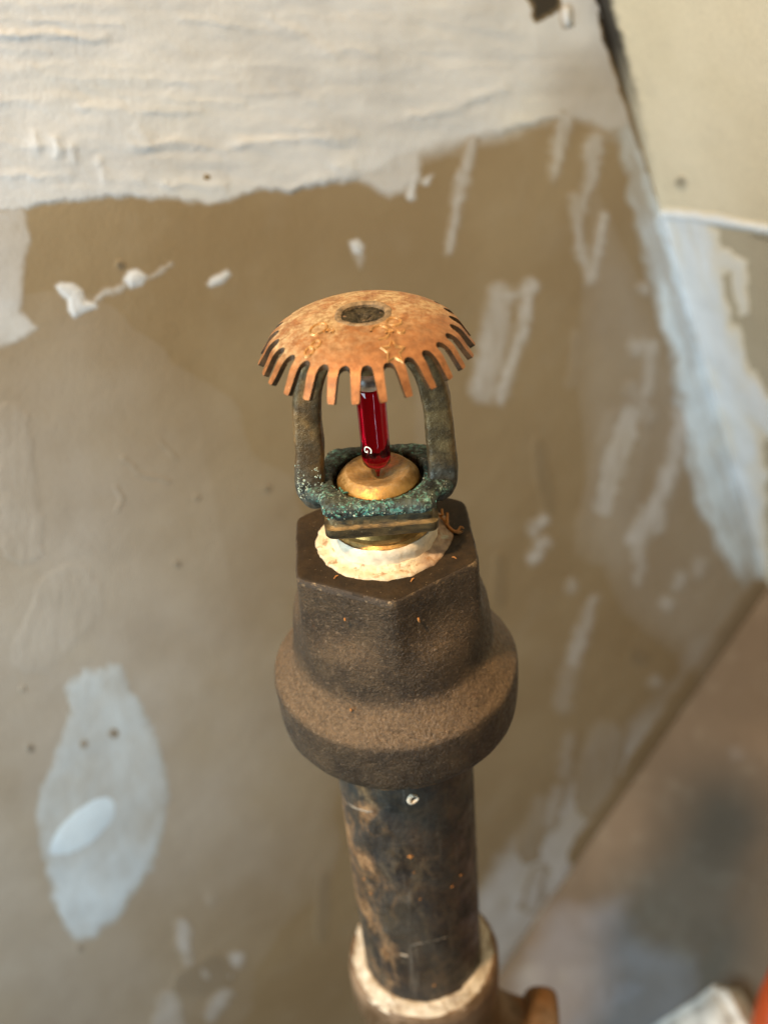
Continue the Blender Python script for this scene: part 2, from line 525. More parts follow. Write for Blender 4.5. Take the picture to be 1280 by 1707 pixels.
for pts, op in (([(160, 503, 9), (172, 490, 10), (194, 482, 12), (207, 476, 8)], .6), ([(246, 466, 5), (264, 456, 7), (284, 442, 9)], .45),
                ([(598, 426, 18), (600, 440, 12)], .4)):
    do_smear(wall, WALL, pts, op=op, soft=4, rag=5, warp=3, step=2.2)

# --- smears to the right of the head
SM = [
    ([(788, 226, 17), (775, 290, 15), (760, 350, 13), (748, 415, 9)], .62), ([(835, 492, 40), (822, 570, 46), (806, 655, 34)], .44),
    ([(885, 476, 15), (868, 560, 16), (848, 620, 15), (832, 665, 14)], .70), ([(822, 492, 14), (850, 494, 12), (884, 480, 16)], .60),
    ([(806, 600, 24), (794, 655, 20)], .62), ([(940, 196, 22), (930, 245, 20), (921, 292, 10)], .55), ([(990, 235, 26), (985, 300, 20), (972, 340, 12), (962, 380, 10)], .45),
    ([(960, 330, 16), (962, 390, 14), (975, 440, 16), (984, 462, 14)], .52), ([(1006, 360, 14), (996, 410, 14), (986, 455, 14)], .56),
    ([(1060, 580, 26), (1085, 578, 20), (1078, 640, 16), (1066, 680, 14)], .46), ([(1052, 690, 38), (1030, 750, 42), (1004, 845, 34)], .52),
    ([(1136, 690, 24), (1124, 760, 22), (1108, 815, 24), (1085, 855, 34), (1056, 900, 30)], .60), ([(1098, 840, 24), (1090, 880, 20)], .5),
    ([(1062, 905, 22), (1070, 945, 18), (1064, 972, 12)], .46), ([(904, 866, 17), (886, 886, 14)], .60), ([(908, 904, 15), (888, 930, 17)], .56),
    ([(952, 978, 20)], .36), ([(1134, 966, 18), (1128, 975, 12)], .62), ([(1112, 1004, 20)], .55), ([(1166, 942, 20), (1160, 958, 14)], .42),
    ([(988, 1000, 14), (972, 1050, 22), (956, 1100, 26)], .44), ([(950, 1120, 30), (936, 1175, 30)], .18), ([(948, 1230, 18), (938, 1290, 20)], .22),
    ([(932, 1318, 18), (912, 1370, 24)], .36), ([(900, 1455, 18), (884, 1508, 24)], .62), ([(1092, 1136, 16)], .34), ([(1010, 1230, 60), (990, 1330, 70)], .16),
    ([(905, 1340, 30), (880, 1420, 36)], .14), ([(1055, 650, 30), (1082, 700, 20)], .22), ([(1075, 480, 18)], .4), ([(1040, 720, 90), (1000, 900, 90)], .07),
    ([(960, 560, 16), (950, 640, 22)], .06)]
for i, (pts, op) in enumerate(SM):
    do_smear(wall, WALL, pts, op=min(.9, op*1.25), soft=10, rag=6, warp=6, hh=.2, step=3.2, streak=.42)
# --- smears low on the wall, under the screw patch
for pts, op in (([(308, 1548, 26), (306, 1575, 18)], .72), ([(314, 1590, 14), (318, 1612, 12)], .42), ([(396, 1597, 24)], .72), ([(384, 1628, 18)], .45),
                ([(340, 1622, 26)], .45), ([(376, 1655, 18), (350, 1690, 20)], .52), ([(285, 1668, 34), (280, 1740, 62)], .45),
                ([(355, 1500, 26)], .08), ([(20, 700, 60), (40, 900, 80)], .07), ([(120, 1000, 120), (60, 1080, 90)], .06)):
    do_smear(wall, WALL, pts, op=op, soft=8, rag=6, warp=6, hh=.2, step=3.2)

# --- pinholes, scuffs and dirt: marks on the paper, plus painted shade along the seam
def mark(pts, op, soft=3, parent=wall, plane=WALL, name='scuff', warp=2, mat=None):
    def fn(X, Y):
        d = sd_stroke(X, Y, pts) + 2*(fbm(X/6, Y/6, 71, 2) - .5)
        return ZERO(X), ZERO(X), op*sstep(soft, -soft, d)
    patch(name, parent, plane, bb(pts, soft + warp + 4), fn, 2.0, mat, warp=warp)
for x, y, w, o in ((202, 441, 13, .75), (295, 940, 13, .45), (328, 830, 10, .3), (445, 814, 13, .38), (50, 1247, 13, .62), (190, 1222, 14, .5), (140, 1240, 12, .4),
                   (134, 1580, 11, .35), (38, 1148, 9, .3), (345, 296, 10, .25)):
    mark([(x, y, w)], o, 3, name='pinhole')
for pts, o in (([(895, 740, 14), (905, 800, 22), (915, 845, 16)], .22), ([(832, 930, 14), (832, 1000, 18)], .22), ([(540, 1460, 14), (536, 1560, 14)], .28),
               ([(205, 760, 8), (230, 788, 9), (280, 803, 8)], .07), ([(268, 735, 8), (292, 762, 8)], .07), ([(190, 812, 6), (204, 830, 7), (195, 852, 6)], .09),
               ([(1062, 1092, 26)], .25), ([(310, 1640, 40), (360, 1620, 60)], .22)):
    mark(pts, o, 9, warp=5)
mark([(1268, 985, 26), (1150, 1155, 24), (1050, 1300, 20), (960, 1430, 16)], .22, 20, warp=6, name='seam_shade')  # contact shade along the wall foot, painted as a dark stroke
# torn corner of the compound at the very top: the shade of a hollow painted near-black, a crumb beside it
mark([(886, -6, 20), (905, 8, 26), (897, 26, 18), (915, 2, 30)], .93, 5, name='torn_hollow_shade', warp=6, mat=M['gapwall'])
b, f = poly_dab([(935, 12), (948, 8), (956, 22), (952, 40), (940, 46), (934, 32)], .9, .8)
patch('plaster_dab', wall, WALL, b, f, 2.5, warp=4)

# --- shade of the gap between wall and sloped board, painted near-black, fading further down
def gap_fn(X, Y):
    xl = 1000 + 280*Y/975.0
    wdt = np.interp(Y, [-80, 0, 70, 110, 200, 330], [30, 26, 26, 22, 11, 2])
    d = np.abs(X - xl - wdt*.05) - wdt/2
    o = np.interp(Y, [-80, 70, 110, 180, 340], [.97, .97, .88, .45, .10])
    return ZERO(X), ZERO(X), o*sstep(4, -4, d + 7*(fbm(X/9, Y/14, 81, 3) - .5))
patch('corner_gap_shade', wall, WALL, (950, -80, 1120, 360), gap_fn, 2.5, M['gapwall'], warp=4)
def gap2_fn(X, Y):
    xl = 1000 + 280*Y/975.0
    wdt = np.interp(Y, [-80, 0, 70, 110, 200, 330], [46, 40, 42, 40, 30, 8])
    o = np.interp(Y, [-80, 70, 110, 180, 340], [.96, .96, .80, .42, .10])
    return ZERO(X), ZERO(X), o*sstep(7, -7, (X - xl) - wdt/2 + 9*(fbm(X/9, Y/14, 83, 3) - .5))
patch('corner_gap_shade', slope, SLOPE, (985, -80, 1130, 380), gap2_fn, 2.5, M['gapslope'], warp=4)

# --- sloped board: joint ridge, compound below it
def joint_fn(X, Y):
    yc = np.interp(X, [1090, 1110, 1160, 1220, 1280, 1330], [362, 358, 363, 372, 384, 392])
    d = np.abs(Y - yc) - np.interp(X, [1100, 1160, 1240, 1330], [9, 8, 7, 7])
    c = .95*sstep(4, -4, d + 4*(fbm(X/14, Y/14, 14) - .5))
    return c, 0.6*sstep(3, -8, d), .5*sstep(9, 0, np.abs(Y - yc - 12))*sstep(1235, 1275, X)
patch('taped_joint', slope, SLOPE, (1085, 335, 1330, 420), joint_fn, 2.5, warp=3)
def sl_fn(X, Y):
    xl = 1000 + 280*Y/975.0
    yc = np.interp(X, [1090, 1110, 1160, 1220, 1280, 1330], [362, 358, 363, 372, 384, 392])
    wdt = np.interp(Y, [360, 400, 520, 600, 660, 720, 800, 900, 1000], [78, 74, 62, 66, 84, 62, 34, 16, 4])
    c = .97*sstep(14, -14, (X - xl) - wdt + 26*(fbm(X/16, Y/30, 15) - .5))
    c = c*(1 - .35*sstep(.45, .75, fbm(X/9 - Y/32, Y/80, 19)))
    for s, o in (([(1195, 660, 36), (1240, 668, 40), (1330, 720, 60)], .9), ([(1212, 590, 16), (1238, 640, 20), (1262, 655, 16)], .7),
                 ([(1205, 430, 30), (1230, 440, 22), (1238, 520, 16)], .5), ([(1240, 760, 34), (1245, 900, 30)], .5), ([(1270, 790, 20)], .6)):
        c = np.maximum(c, o*sstep(8, -8, sd_stroke(X, Y, s) + 8*(fbm(X/12, Y/12, 16) - .5)))
    c = c*sstep(1000, 880, Y)
    return c*sstep(-4, 4, Y - yc), .3*c, ZERO(X)
patch('corner_compound', slope, SLOPE, (1085, 350, 1330, 1010), sl_fn, 3.5, warp=7)
def br_fn(X, Y):                            # bare brown paper below the joint
    xl = 1000 + 280*Y/975.0
    yc = np.interp(X, [1090, 1110, 1160, 1220, 1280, 1330], [362, 358, 363, 372, 384, 392])
    return ZERO(X), ZERO(X), .46*sstep(-3, 5, Y - yc)*sstep(-6, 6, X - xl)
LAYER[0] -= 2
patch('bare_paper', slope, SLOPE, (1085, 350, 1340, 1010), br_fn, 4.0, warp=2)
LAYER[0] += 2
mark([(1135, 303, 19)], .62, 5, slope, SLOPE, 'pinhole')

# --- lower board: grey smears
def fl_fn(X, Y):
    c = .45*sstep(24, -24, sd_poly(X, Y, [(900, 1560), (930, 1515), (1040, 1500), (1050, 1560), (1080, 1580), (1160, 1600), (1150, 1660), (1120, 1760), (840, 1760), (860, 1640)]) + 16*(fbm(X/30, Y/30, 22) - .5))
    c = c*(.6 + .7*fbm(X/40, Y/40, 23))
    return np.clip(c, 0, .8), .2*c, ZERO(X)
patch('grey_smear', floor, FLOOR, (800, 1460, 1200, 1780), fl_fn, 5, warp=10)
def fd_fn(X, Y):
    o = .42*sstep(20, -20, sd_poly(X, Y, [(1330, 1380), (1262, 1450), (1235, 1520), (1180, 1595), (1130, 1600), (1060, 1580), (1050, 1640), (1000, 1780), (1400, 1780)]) + 14*(fbm(X/30, Y/30, 24) - .5))
    return ZERO(X), ZERO(X), o
patch('dark_stain', floor, FLOOR, (980, 1360, 1360, 1780), fd_fn, 6, warp=10)
M['cream'] = drywall('cream_crumbs', (0.40, 0.34, 0.26), (0.45, 0.38, 0.30), mud=(0.46, 0.40, 0.32))
for pts, o in (([(985, 1655, 46), (1010, 1662, 60), (1055, 1650, 44)], .75), ([(870, 1640, 20)], .5), ([(1228, 1254, 22)], .25)):
    do_smear(floor, FLOOR, pts, 'cream_smear', op=o, soft=10, rag=8, warp=8, step=4)

# ------------------------------------------------------------------ metals and the rest
def m_copper():
    k = NT('dusty_copper')
    x, y, z = k.sep()
    g = k.noise(520, 6, .65)
    c = k.mix(k.ramp(g, .3, .75), (0.23, 0.092, 0.032), (0.42, 0.185, 0.068))
    dust = k.math('MULTIPLY', k.ramp(k.noise(230, 7, .75, .3), .34, .60, .10), k.ramp(k.math('SUBTRACT', y, k.math('MULTIPLY', x, .45)), -.018, .003, .08, 1.0))
    dust = k.math('MULTIPLY', dust, k.ramp(k.nz(), .55, .92))
    c = k.mix(k.math('MULTIPLY', dust, .95), c, k.mix(k.ramp(k.noise(900, 4, .7), .35, .68), (0.27, 0.185, 0.09), (0.50, 0.40, 0.24)))
    c = k.mix(k.ramp(k.noise(230, 4, .6, .8), .60, .68, 0, .6), c, (0.19, 0.09, 0.03))
    sp = k.ramp(k.voro(1300), .10, .06, 0, .55)
    c = k.mix(k.math('MULTIPLY', sp, k.ramp(k.noise(300, 2), .5, .6)), c, (0.75, 0.58, 0.36))
    nb = k.bump(k.noise(2200, 4, .7), .30, .00022)
    nb = k.bump(k.noise(420, 5, .65), .35, .0005, nb)
    return k.out(c, k.ramp(dust, 0, 1, .50, .85), k.ramp(dust, 0, 1, .40, .03), nb)
M['copper'] = m_copper()
def m_flank():  # tarnish plus painted shade for tooth sides and undersides
    k = NT('shaded_copper_flank')
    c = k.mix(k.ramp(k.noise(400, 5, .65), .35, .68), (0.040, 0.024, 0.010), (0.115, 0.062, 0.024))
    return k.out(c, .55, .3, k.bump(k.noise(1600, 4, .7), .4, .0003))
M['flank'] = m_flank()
M['rimdust'] = plain('dusty_rim', (0.20, 0.145, 0.085), .75, .1, .45, 700, .6, .0004)
def m_bronze():
    k = NT('tarnished_bronze')
    x, y, z = k.sep()
    c = k.mix(k.ramp(k.noise(230, 5, .65), .35, .68), (0.085, 0.052, 0.020), (0.26, 0.160, 0.060))
    c = k.mix(k.ramp(k.noise(120, 4, .6, .4), .52, .70, 0, .6), c, (0.060, 0.048, 0.028))
    low = k.ramp(k.math('ADD', z, k.math('MULTIPLY', k.noise(180, 4), .008)), .0265, .0205)
    c = k.mix(k.math('MULTIPLY', low, .85), c, k.mix(k.ramp(k.noise(600, 4), .4, .65), (0.030, 0.034, 0.028), (0.10, 0.105, 0.085)))
    sp = k.math('MULTIPLY', k.ramp(k.voro(1500), .20, .12), k.ramp(k.noise(500, 3), .52, .60))
    c = k.mix(k.math('MULTIPLY', sp, k.ramp(z, .0215, .0150, .06, .95)), c, k.mix(k.noise(900, 2), (0.20, 0.36, 0.30), (0.62, 0.62, 0.50)))
    nb = k.bump(k.noise(1600, 4, .7), .45, .0003)
    nb = k.bump(k.noise(380, 5, .65), .5, .0007, nb)
    return k.out(c, k.ramp(k.noise(400, 3), .3, .7, .36, .58), .40, nb)
M['bronze'] = m_bronze()
def m_verd():
    k = NT('corroded_green')
    c = k.mix(k.ramp(k.noise(450, 6, .7), .35, .66), (0.018, 0.022, 0.018), (0.075, 0.095, 0.075))
    sp = k.math('MULTIPLY', k.ramp(k.noise(900, 5, .75, .6), .48, .60), k.ramp(k.noise(260, 4, .6), .42, .56))
    c = k.mix(k.math('MULTIPLY', sp, .9), c, k.mix(k.ramp(k.noise(1100, 3), .4, .62), (0.060, 0.25, 0.205), (0.26, 0.42, 0.34)))
    sp2 = k.math('MULTIPLY', k.ramp(k.voro(2300), .26, .12), k.ramp(k.noise(330, 4), .50, .6))
    c = k.mix(sp2, c, (0.55, 0.62, 0.50))
    nb = k.bump(k.noise(1500, 5, .75), .7, .0006)
    nb = k.bump(k.voro(900), .6, .0006, nb)
    return k.out(c, k.ramp(k.noise(700, 3), .35, .65, .35, .75), .15, nb)
M['verd'] = m_verd()
def m_brass(name, a, b, dusta=.7, rough=.42):
    k = NT(name)
    c = k.mix(k.ramp(k.noise(600, 5, .65), .3, .7), a, b)
    d = k.math('MULTIPLY', k.ramp(k.noise(900, 5, .7), .35, .65, .35, 1), k.ramp(k.nz(), .45, .95))
    c = k.mix(k.math('MULTIPLY', d, dusta), c, k.mix(k.ramp(k.noise(1100, 4, .7), .38, .64), (0.20, 0.135, 0.068), (0.34, 0.245, 0.135)))
    nb = k.bump(k.noise(2500, 3, .7), .25, .0002)
    return k.out(c, k.ramp(d, 0, 1, rough, .8), k.ramp(d, 0, 1, .85, .1), nb)
M['brass'] = m_brass('dusty_brass', (0.38, 0.22, 0.06), (0.52, 0.31, 0.095), .80, .42)
M['thread'] = m_brass('thread_brass', (0.30, 0.17, 0.05), (0.55, 0.34, 0.11), .2, .34)
def m_block():
    k = NT('grimy_brass')
    c = k.mix(k.ramp(k.noise(160, 5, .65, .2, (1, 1, 3)), .36, .66), (0.040, 0.033, 0.021), (0.17, 0.118, 0.05))
    c = k.mix(k.ramp(k.noise(700, 5, .7), .55, .72, 0, .6), c, (0.075, 0.085, 0.066))
    c = k.mix(k.math('MULTIPLY', k.ramp(k.voro(1400), .14, .08), k.ramp(k.noise(300, 3), .52, .6)), c, (0.55, 0.45, 0.28))
    nb = k.bump(k.noise(1500, 4, .7, 0, (1, 1, 3)), .45, .0003)
    return k.out(c, .45, .6, nb)
M['block'] = m_block()
def m_iron():
    k = NT('cast_iron')
    c = k.mix(k.ramp(k.noise(160, 5, .65), .32, .70), (0.036, 0.023, 0.012), (0.082, 0.053, 0.027))
    dust = k.math('MULTIPLY', k.ramp(k.nz(), .02, .70), k.ramp(k.noise(1100, 4, .75), .32, .66, .25, 1))
    c = k.mix(k.math('MULTIPLY', dust, .72), c, (0.25, 0.165, 0.092))
    gr = k.ramp(k.noise(1250, 3, .65), .56, .68)
    c = k.mix(k.math('MULTIPLY', gr, k.ramp(k.nz(), -.6, .6, .10, .50)), c, (0.30, 0.21, 0.13))
    c = k.mix(k.ramp(k.noise(95, 5, .7), .64, .74, 0, .30), c, (0.15, 0.062, 0.022))
    nb = k.bump(k.noise(1400, 4, .75), .9, .0008)
    nb = k.bump(k.noise(420, 5, .65), .5, .0008, nb)
    return k.out(c, k.ramp(k.noise(900, 3), .3, .7, .34, .64), .28, nb)
M['iron'] = m_iron()
def m_irontop():  # top face of the hexagon, darker than the body
    k = NT('dark_iron_face')
    c = k.mix(k.ramp(k.noise(300, 5, .7), .32, .70), (0.016, 0.0100, 0.0045), (0.036, 0.022, 0.009))
    c = k.mix(k.math('MULTIPLY', k.ramp(k.voro(1600), .13, .07), k.ramp(k.noise(500, 2), .52, .62)), c, (0.40, 0.30, 0.19))
    nb = k.bump(k.noise(2000, 4, .75), .45, .0004)
    return k.out(c, .68, .1, nb, .28)
M['irontop'] = m_irontop()
def m_ironedge():
    k = NT('worn_iron_edge')
    w = k.ramp(k.noise(330, 6, .75), .50, .68)
    c = k.mix(w, (0.045, 0.030, 0.017), (0.34, 0.235, 0.13))
    return k.out(c, k.ramp(w, 0, 1, .6, .34), k.ramp(w, 0, 1, .2, .75), k.bump(k.noise(1400, 4, .75), .7, .0006))
M['ironedge'] = m_ironedge()
def m_pipe():
    k = NT('black_steel_pipe')
    x, y, z = k.sep()
    c = k.mix(k.ramp(k.noise(70, 7, .7, .6, (1, 1, .5)), .36, .66), (0.018, 0.015, 0.013), (0.066, 0.053, 0.038))
    c = k.mix(k.ramp(k.noise(150, 6, .72, 1.2, (1, 1, .35)), .50, .66, 0, .85), c, (0.110, 0.080, 0.048))
    c = k.mix(k.ramp(k.noise(260, 5, .7, .8), .55, .66, 0, .7), c, (0.022, 0.020, 0.018))
    rust = k.math('MULTIPLY', k.ramp(k.noise(85, 7, .72, .8, (1, 1, .6)), .46, .62), k.ramp(x, -.003, -.012, .14, .95))
    c = k.mix(rust, c, k.mix(k.ramp(k.noise(420, 4, .7), .35, .65), (0.15, 0.075, 0.030), (0.42, 0.24, 0.11)))
    c = k.mix(k.ramp(k.noise(120, 6, .75, 2.2, (.6, .6, 2.2)), .62, .72, 0, .5), c, (0.24, 0.195, 0.145))
    c = k.mix(k.ramp(k.noise(520, 5, .7, .3, (1, 1, .07)), .58, .68, 0, .45), c, (0.20, 0.165, 0.125))
    nb = k.bump(k.noise(900, 5, .7), .5, .0004)
    nb = k.bump(k.noise(140, 5, .7, .5), .4, .0008, nb)
    return k.out(c, k.ramp(k.noise(160, 5, .7), .35, .65, .34, .72), .2, nb)
M['pipe'] = m_pipe()
def m_dope():
    k = NT('pipe_sealant')
    c = k.mix(k.ramp(k.noise(420, 5, .6), .35, .7), (0.55, 0.46, 0.30), (0.70, 0.61, 0.44))
    x, y, z = k.sep()
    right = k.ramp(k.math('ADD', x, k.math('MULTIPLY', k.noise(260, 3), .008)), .0075, .013)  # right side painted darker for the head's shadow on the sealant
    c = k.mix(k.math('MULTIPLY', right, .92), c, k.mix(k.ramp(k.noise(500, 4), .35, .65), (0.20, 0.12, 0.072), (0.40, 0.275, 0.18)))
    c = k.mix(k.ramp(k.noise(300, 7, .78, .6), .51, .62, 0, .85), c, (0.26, 0.135, 0.05))
    c = k.mix(k.ramp(k.noise(520, 4, .7), .66, .72, 0, .8), c, (0.10, 0.045, 0.02))
    c = k.mix(k.ramp(k.noise(260, 3), .63, .72, 0, .45), c, (0.42, 0.52, 0.42))
    nb = k.bump(k.noise(1000, 5, .7), .5, .0006)
    return k.out(c, .62, 0, nb)
M['dope'] = m_dope()
def m_foot():
    k = NT('foot_sealant')
    c = k.mix(k.ramp(k.noise(160, 6, .7), .34, .66), (0.40, 0.32, 0.22), (0.66, 0.59, 0.47))
    c = k.mix(k.ramp(k.noise(110, 6, .75, .6), .52, .66, 0, .8), c, (0.19, 0.12, 0.065))
    nb = k.bump(k.noise(420, 5, .7), .6, .0009)
    return k.out(c, .65, 0, nb)
M['foot'] = m_foot()
M['scratch0'] = plain('dried_drip', (0.30, 0.24, 0.16), .7)
M['tape'] = plain('white_tape', (0.70, 0.60, 0.44), .42, 0, .14, 600, .3, .0003)
def m_elbow():
    k = NT('rusty_fitting')
    x, y, z = k.sep()
    c = k.mix(k.ramp(k.noise(90, 5, .65), .35, .7), (0.10, 0.055, 0.022), (0.26, 0.17, 0.10))
    c = k.mix(k.math('MULTIPLY', k.ramp(x, .016, .026), k.ramp(k.noise(60, 3), .3, .6)), c, (0.17, 0.075, 0.018))
    nb = k.bump(k.noise(500, 5, .7), .5, .0008)
    return k.out(c, .55, .2, nb)
M['elbow'] = m_elbow()
def m_glass(name, col, dens=0.0, rough=.02):
    k = NT(name)
    k.b.inputs['Transmission Weight'].default_value = 1.0
    k.b.inputs['IOR'].default_value = 1.46
    return k.out(col, rough, 0.0)
M['redglass'] = m_glass('red_liquid_glass', (0.50, 0.002, 0.016))
M['clearglass'] = m_glass('clear_glass', (0.62, 0.56, 0.50), rough=.35)
M['white'] = plain('white_print', (0.86, 0.82, 0.72), .5, 0, .04)
M['mark'] = plain('stamped_copper', (0.52, 0.29, 0.11), .38, .5, .35, 900)
M['turq'] = plain('turquoise_crust', (0.085, 0.265, 0.21), .8, 0, .35, 900, .6)
M['pale'] = plain('pale_crust', (0.33, 0.40, 0.32), .7, 0, .35, 900, .6)
M['rust'] = plain('orange_rust', (0.36, 0.15, 0.035), .8, 0, .35, 900, .6)
M['chunk'] = plain('plaster_rubble', (0.62, 0.63, 0.61), .85, 0, .35, 90, .5, .002)
M['orange'] = plain('orange_plastic', (0.42, 0.07, 0.015), .45, 0, .12, 120)

# ------------------------------------------------------------------ sprinkler head
ZB = -0.1335                                # seat of the head on the fitting
def L(z):                                   # survey height -> local height of the head
    return z - ZB
head = empty('fire_sprinkler', (0, 0, Z0 + ZB), 'upright copper fire sprinkler head with red glass bulb and toothed deflector', 'sprinkler')

# --- deflector
NT_, PITCHA = 27, 2*PI/27
R_IN, R_ROOT, SLW, TH = .0049, .0168, .00106, .00105
ZD = L(-.0822)
def zprof(r):
    t = np.clip((np.asarray(r, float) - .0045)/(.0168 - .0045), 0, 1.2)
    return ZD - .0005*t - .0027*t**3.0
slot_half = SLW / R_ROOT
a0 = -PI/2 + math.radians(6.0)              # centre line of one tooth
angs, redge = [], []
for k in range(NT_):
    c = a0 + k*PITCHA
    th = PITCHA/2 - slot_half
    for t in np.linspace(-th, th, 7):
        angs.append(c + t)
        redge.append(R_ROOT)
    cs = c + PITCHA/2
    for t in np.cos(np.linspace(PI, 0, 13))[1:-1]:
        angs.append(cs + t*slot_half)
        redge.append(R_ROOT - SLW*math.sqrt(1 - t*t))
angs, redge = np.array(angs), np.array(redge)
def dome_ring(t, dz):
    r = R_IN + (redge - R_IN)*t
    w = .00012*(fbm(r*np.cos(angs)*260 + 50, r*np.sin(angs)*260 + 50, 2, 3) - .5)
    return np.stack([r*np.cos(angs), r*np.sin(angs), zprof(r) + w + dz], -1)
ts = [0, .05, .15, .27, .4, .52, .64, .75, .84, .91, .96, 1.0]
rings = [dome_ring(t, -TH) for t in ts] + [dome_ring(t, 0) for t in ts[::-1]]
rings.append(rings[0])
me = loft('deflector', rings, sharp=40)
bm = bmesh.new(); bm.from_mesh(me)
bmesh.ops.remove_doubles(bm, verts=bm.verts, dist=1e-7)
bmesh.ops.recalc_face_normals(bm, faces=bm.faces)
bm.to_mesh(me); bm.free()
me.set_sharp_from_angle(angle=math.radians(40))
defl = link('deflector', me, M['copper'], head)
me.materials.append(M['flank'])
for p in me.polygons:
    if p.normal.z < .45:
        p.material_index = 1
# teeth, one mesh each
pth = np.array([(.0168, 0), (.01735, -.00042), (.0178, -.00090), (.0184, -.0018), (.0190, -.0028), (.0196, -.0037), (.0201, -.0045)])
zr = float(zprof(R_ROOT))
d0 = (zprof(R_ROOT) - zprof(R_ROOT - .0005))/.0005
for k in range(NT_):
    c = a0 + k*PITCHA
    rnd = random.Random(k)
    bend, skew, ln = rnd.uniform(-.05, .05), rnd.uniform(-.05, .05), rnd.uniform(.96, 1.03)
    er, et = np.array([math.cos(c), math.sin(c), 0]), np.array([-math.sin(c), math.cos(c), 0])
    hw0 = R_ROOT*(PITCHA/2 - slot_half)
    rows = []
    P2 = [np.array([p[0], zr + p[1]*ln + 0.0]) for p in pth]
    S = np.cumsum([0] + [np.linalg.norm(P2[i+1] - P2[i]) for i in range(len(P2)-1)])
    # extra rows that round the tip
    stat = list(S[:-1]) + [S[-1]*q for q in (.955, .985, 1.0)]
    for s in stat:
        r, z = np.interp(s, S, [p[0] for p in P2]), np.interp(s, S, [p[1] for p in P2])
        e = 1e-4
        if s == 0:
            tr, tz = 1.0, float(d0)
        else:
            tr = np.interp(s, S, [p[0] for p in P2]) - np.interp(s - e, S, [p[0] for p in P2])
            tz = np.interp(s, S, [p[1] for p in P2]) - np.interp(s - e, S, [p[1] for p in P2])
        ln2 = math.hypot(tr, tz)
        nr, nzz = -tz/ln2, tr/ln2
        u = s/S[-1]
        hw = hw0*(1 - .27*u)
        hw *= (1.0, .97, .88, .68)[min(3, max(0, stat.index(s) - (len(stat) - 4)))]
        r2 = r + bend*u*u*.004
        row = []
        for side in (0, 1):
            for q in (np.linspace(-1, 1, 7) if side == 0 else np.linspace(1, -1, 7)):
                lat = q*hw + skew*u*u*.004
                off = -side*TH
                if s == 0:
                    ang = c + q*(PITCHA/2 - slot_half)
                    wv = .00012*(fbm(R_ROOT*math.cos(ang)*260 + 50, R_ROOT*math.sin(ang)*260 + 50, 2, 3) - .5)
                    row.append(np.array([R_ROOT*math.cos(ang), R_ROOT*math.sin(ang), zr + float(wv) + off]))
                else:
                    rr = r2 + nr*off
                    sag = (lat*lat)/(2*.02)*(1 - u)
                    row.append(er*(rr - sag) + et*lat + np.array([0, 0, z + nzz*off]))
        rows.append(np.array(row))
    tm = loft('tooth', rows, True, False, True, 50)
    bm = bmesh.new(); bm.from_mesh(tm)
    bmesh.ops.recalc_face_normals(bm, faces=bm.faces)
    bm.to_mesh(tm); bm.free()
    tm.set_sharp_from_angle(angle=math.radians(50))
    link('tooth', tm, M['copper'], defl)
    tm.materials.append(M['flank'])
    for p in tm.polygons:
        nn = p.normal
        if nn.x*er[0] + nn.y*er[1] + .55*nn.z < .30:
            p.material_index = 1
# rim of the hole and the dark screw sunk in it
rim = lathe('hole_rim', [(.0040, ZD - .0011), (.0041, ZD - .0001), (.0044, ZD + .00012), (.0048, ZD + .00020), (.0052, ZD + .0001), (.0056, ZD - .0003)], 72, .00022, 4)
link('hole_rim', rim, M['rimdust'], defl)
def m_sock():
    k = NT('dark_socket')
    c = k.mix(k.ramp(k.noise(700, 5, .7), .35, .66), (0.012, 0.010, 0.006), (0.060, 0.050, 0.028))
    c = k.mix(k.ramp(k.noise(900, 3), .62, .70, 0, .8), c, (0.30, 0.20, 0.13))
    return k.out(c, .5, .3, k.bump(k.noise(900, 4), .8, .0008))
M['sock'] = m_sock()
sk = lathe('set_screw', [(.0, ZD - .0020), (.0014, ZD - .0018), (.0018, ZD - .0011), (.0028, ZD - .0008), (.0041, ZD - .0006), (.0041, ZD - .003)], 40, .0003, 6, sharp=60)
link('set_screw', sk, M['sock'], head)

def text_mesh(body, size, ext):
    cu = bpy.data.curves.new('t', 'FONT')
    cu.body, cu.size, cu.extrude = body, size, ext
    cu.align_x, cu.align_y = 'CENTER', 'CENTER'
    cu.resolution_u = 6
    o = bpy.data.objects.new('t', cu)
    COL.objects.link(o)
    dg = bpy.context.evaluated_depsgraph_get()
    me = bpy.data.meshes.new_from_object(o.evaluated_get(dg))
    bpy.data.objects.remove(o)
    bpy.data.curves.remove(cu)
    bm = bmesh.new(); bm.from_mesh(me)
    bmesh.ops.triangulate(bm, faces=bm.faces)
    bmesh.ops.subdivide_edges(bm, edges=[e for e in bm.edges if e.calc_length() > size*.12], cuts=1)
    bm.to_mesh(me); bm.free()
    return me
DPL = Plane((0, 0, -.0828), (0, 0, 1))
def on_dome(me, px, py, rot, sx=1.0):
    p = DPL.at(px, py)
    c, s = math.cos(rot), math.sin(rot)
    for v in me.vertices:
        x, y, z = v.co
        x *= sx
        X, Y = p[0] + x*c - y*s, p[1] + x*s + y*c
        v.co = (X, Y, float(zprof(math.hypot(X, Y))) + .00002 + z)
    me.update()
    return me
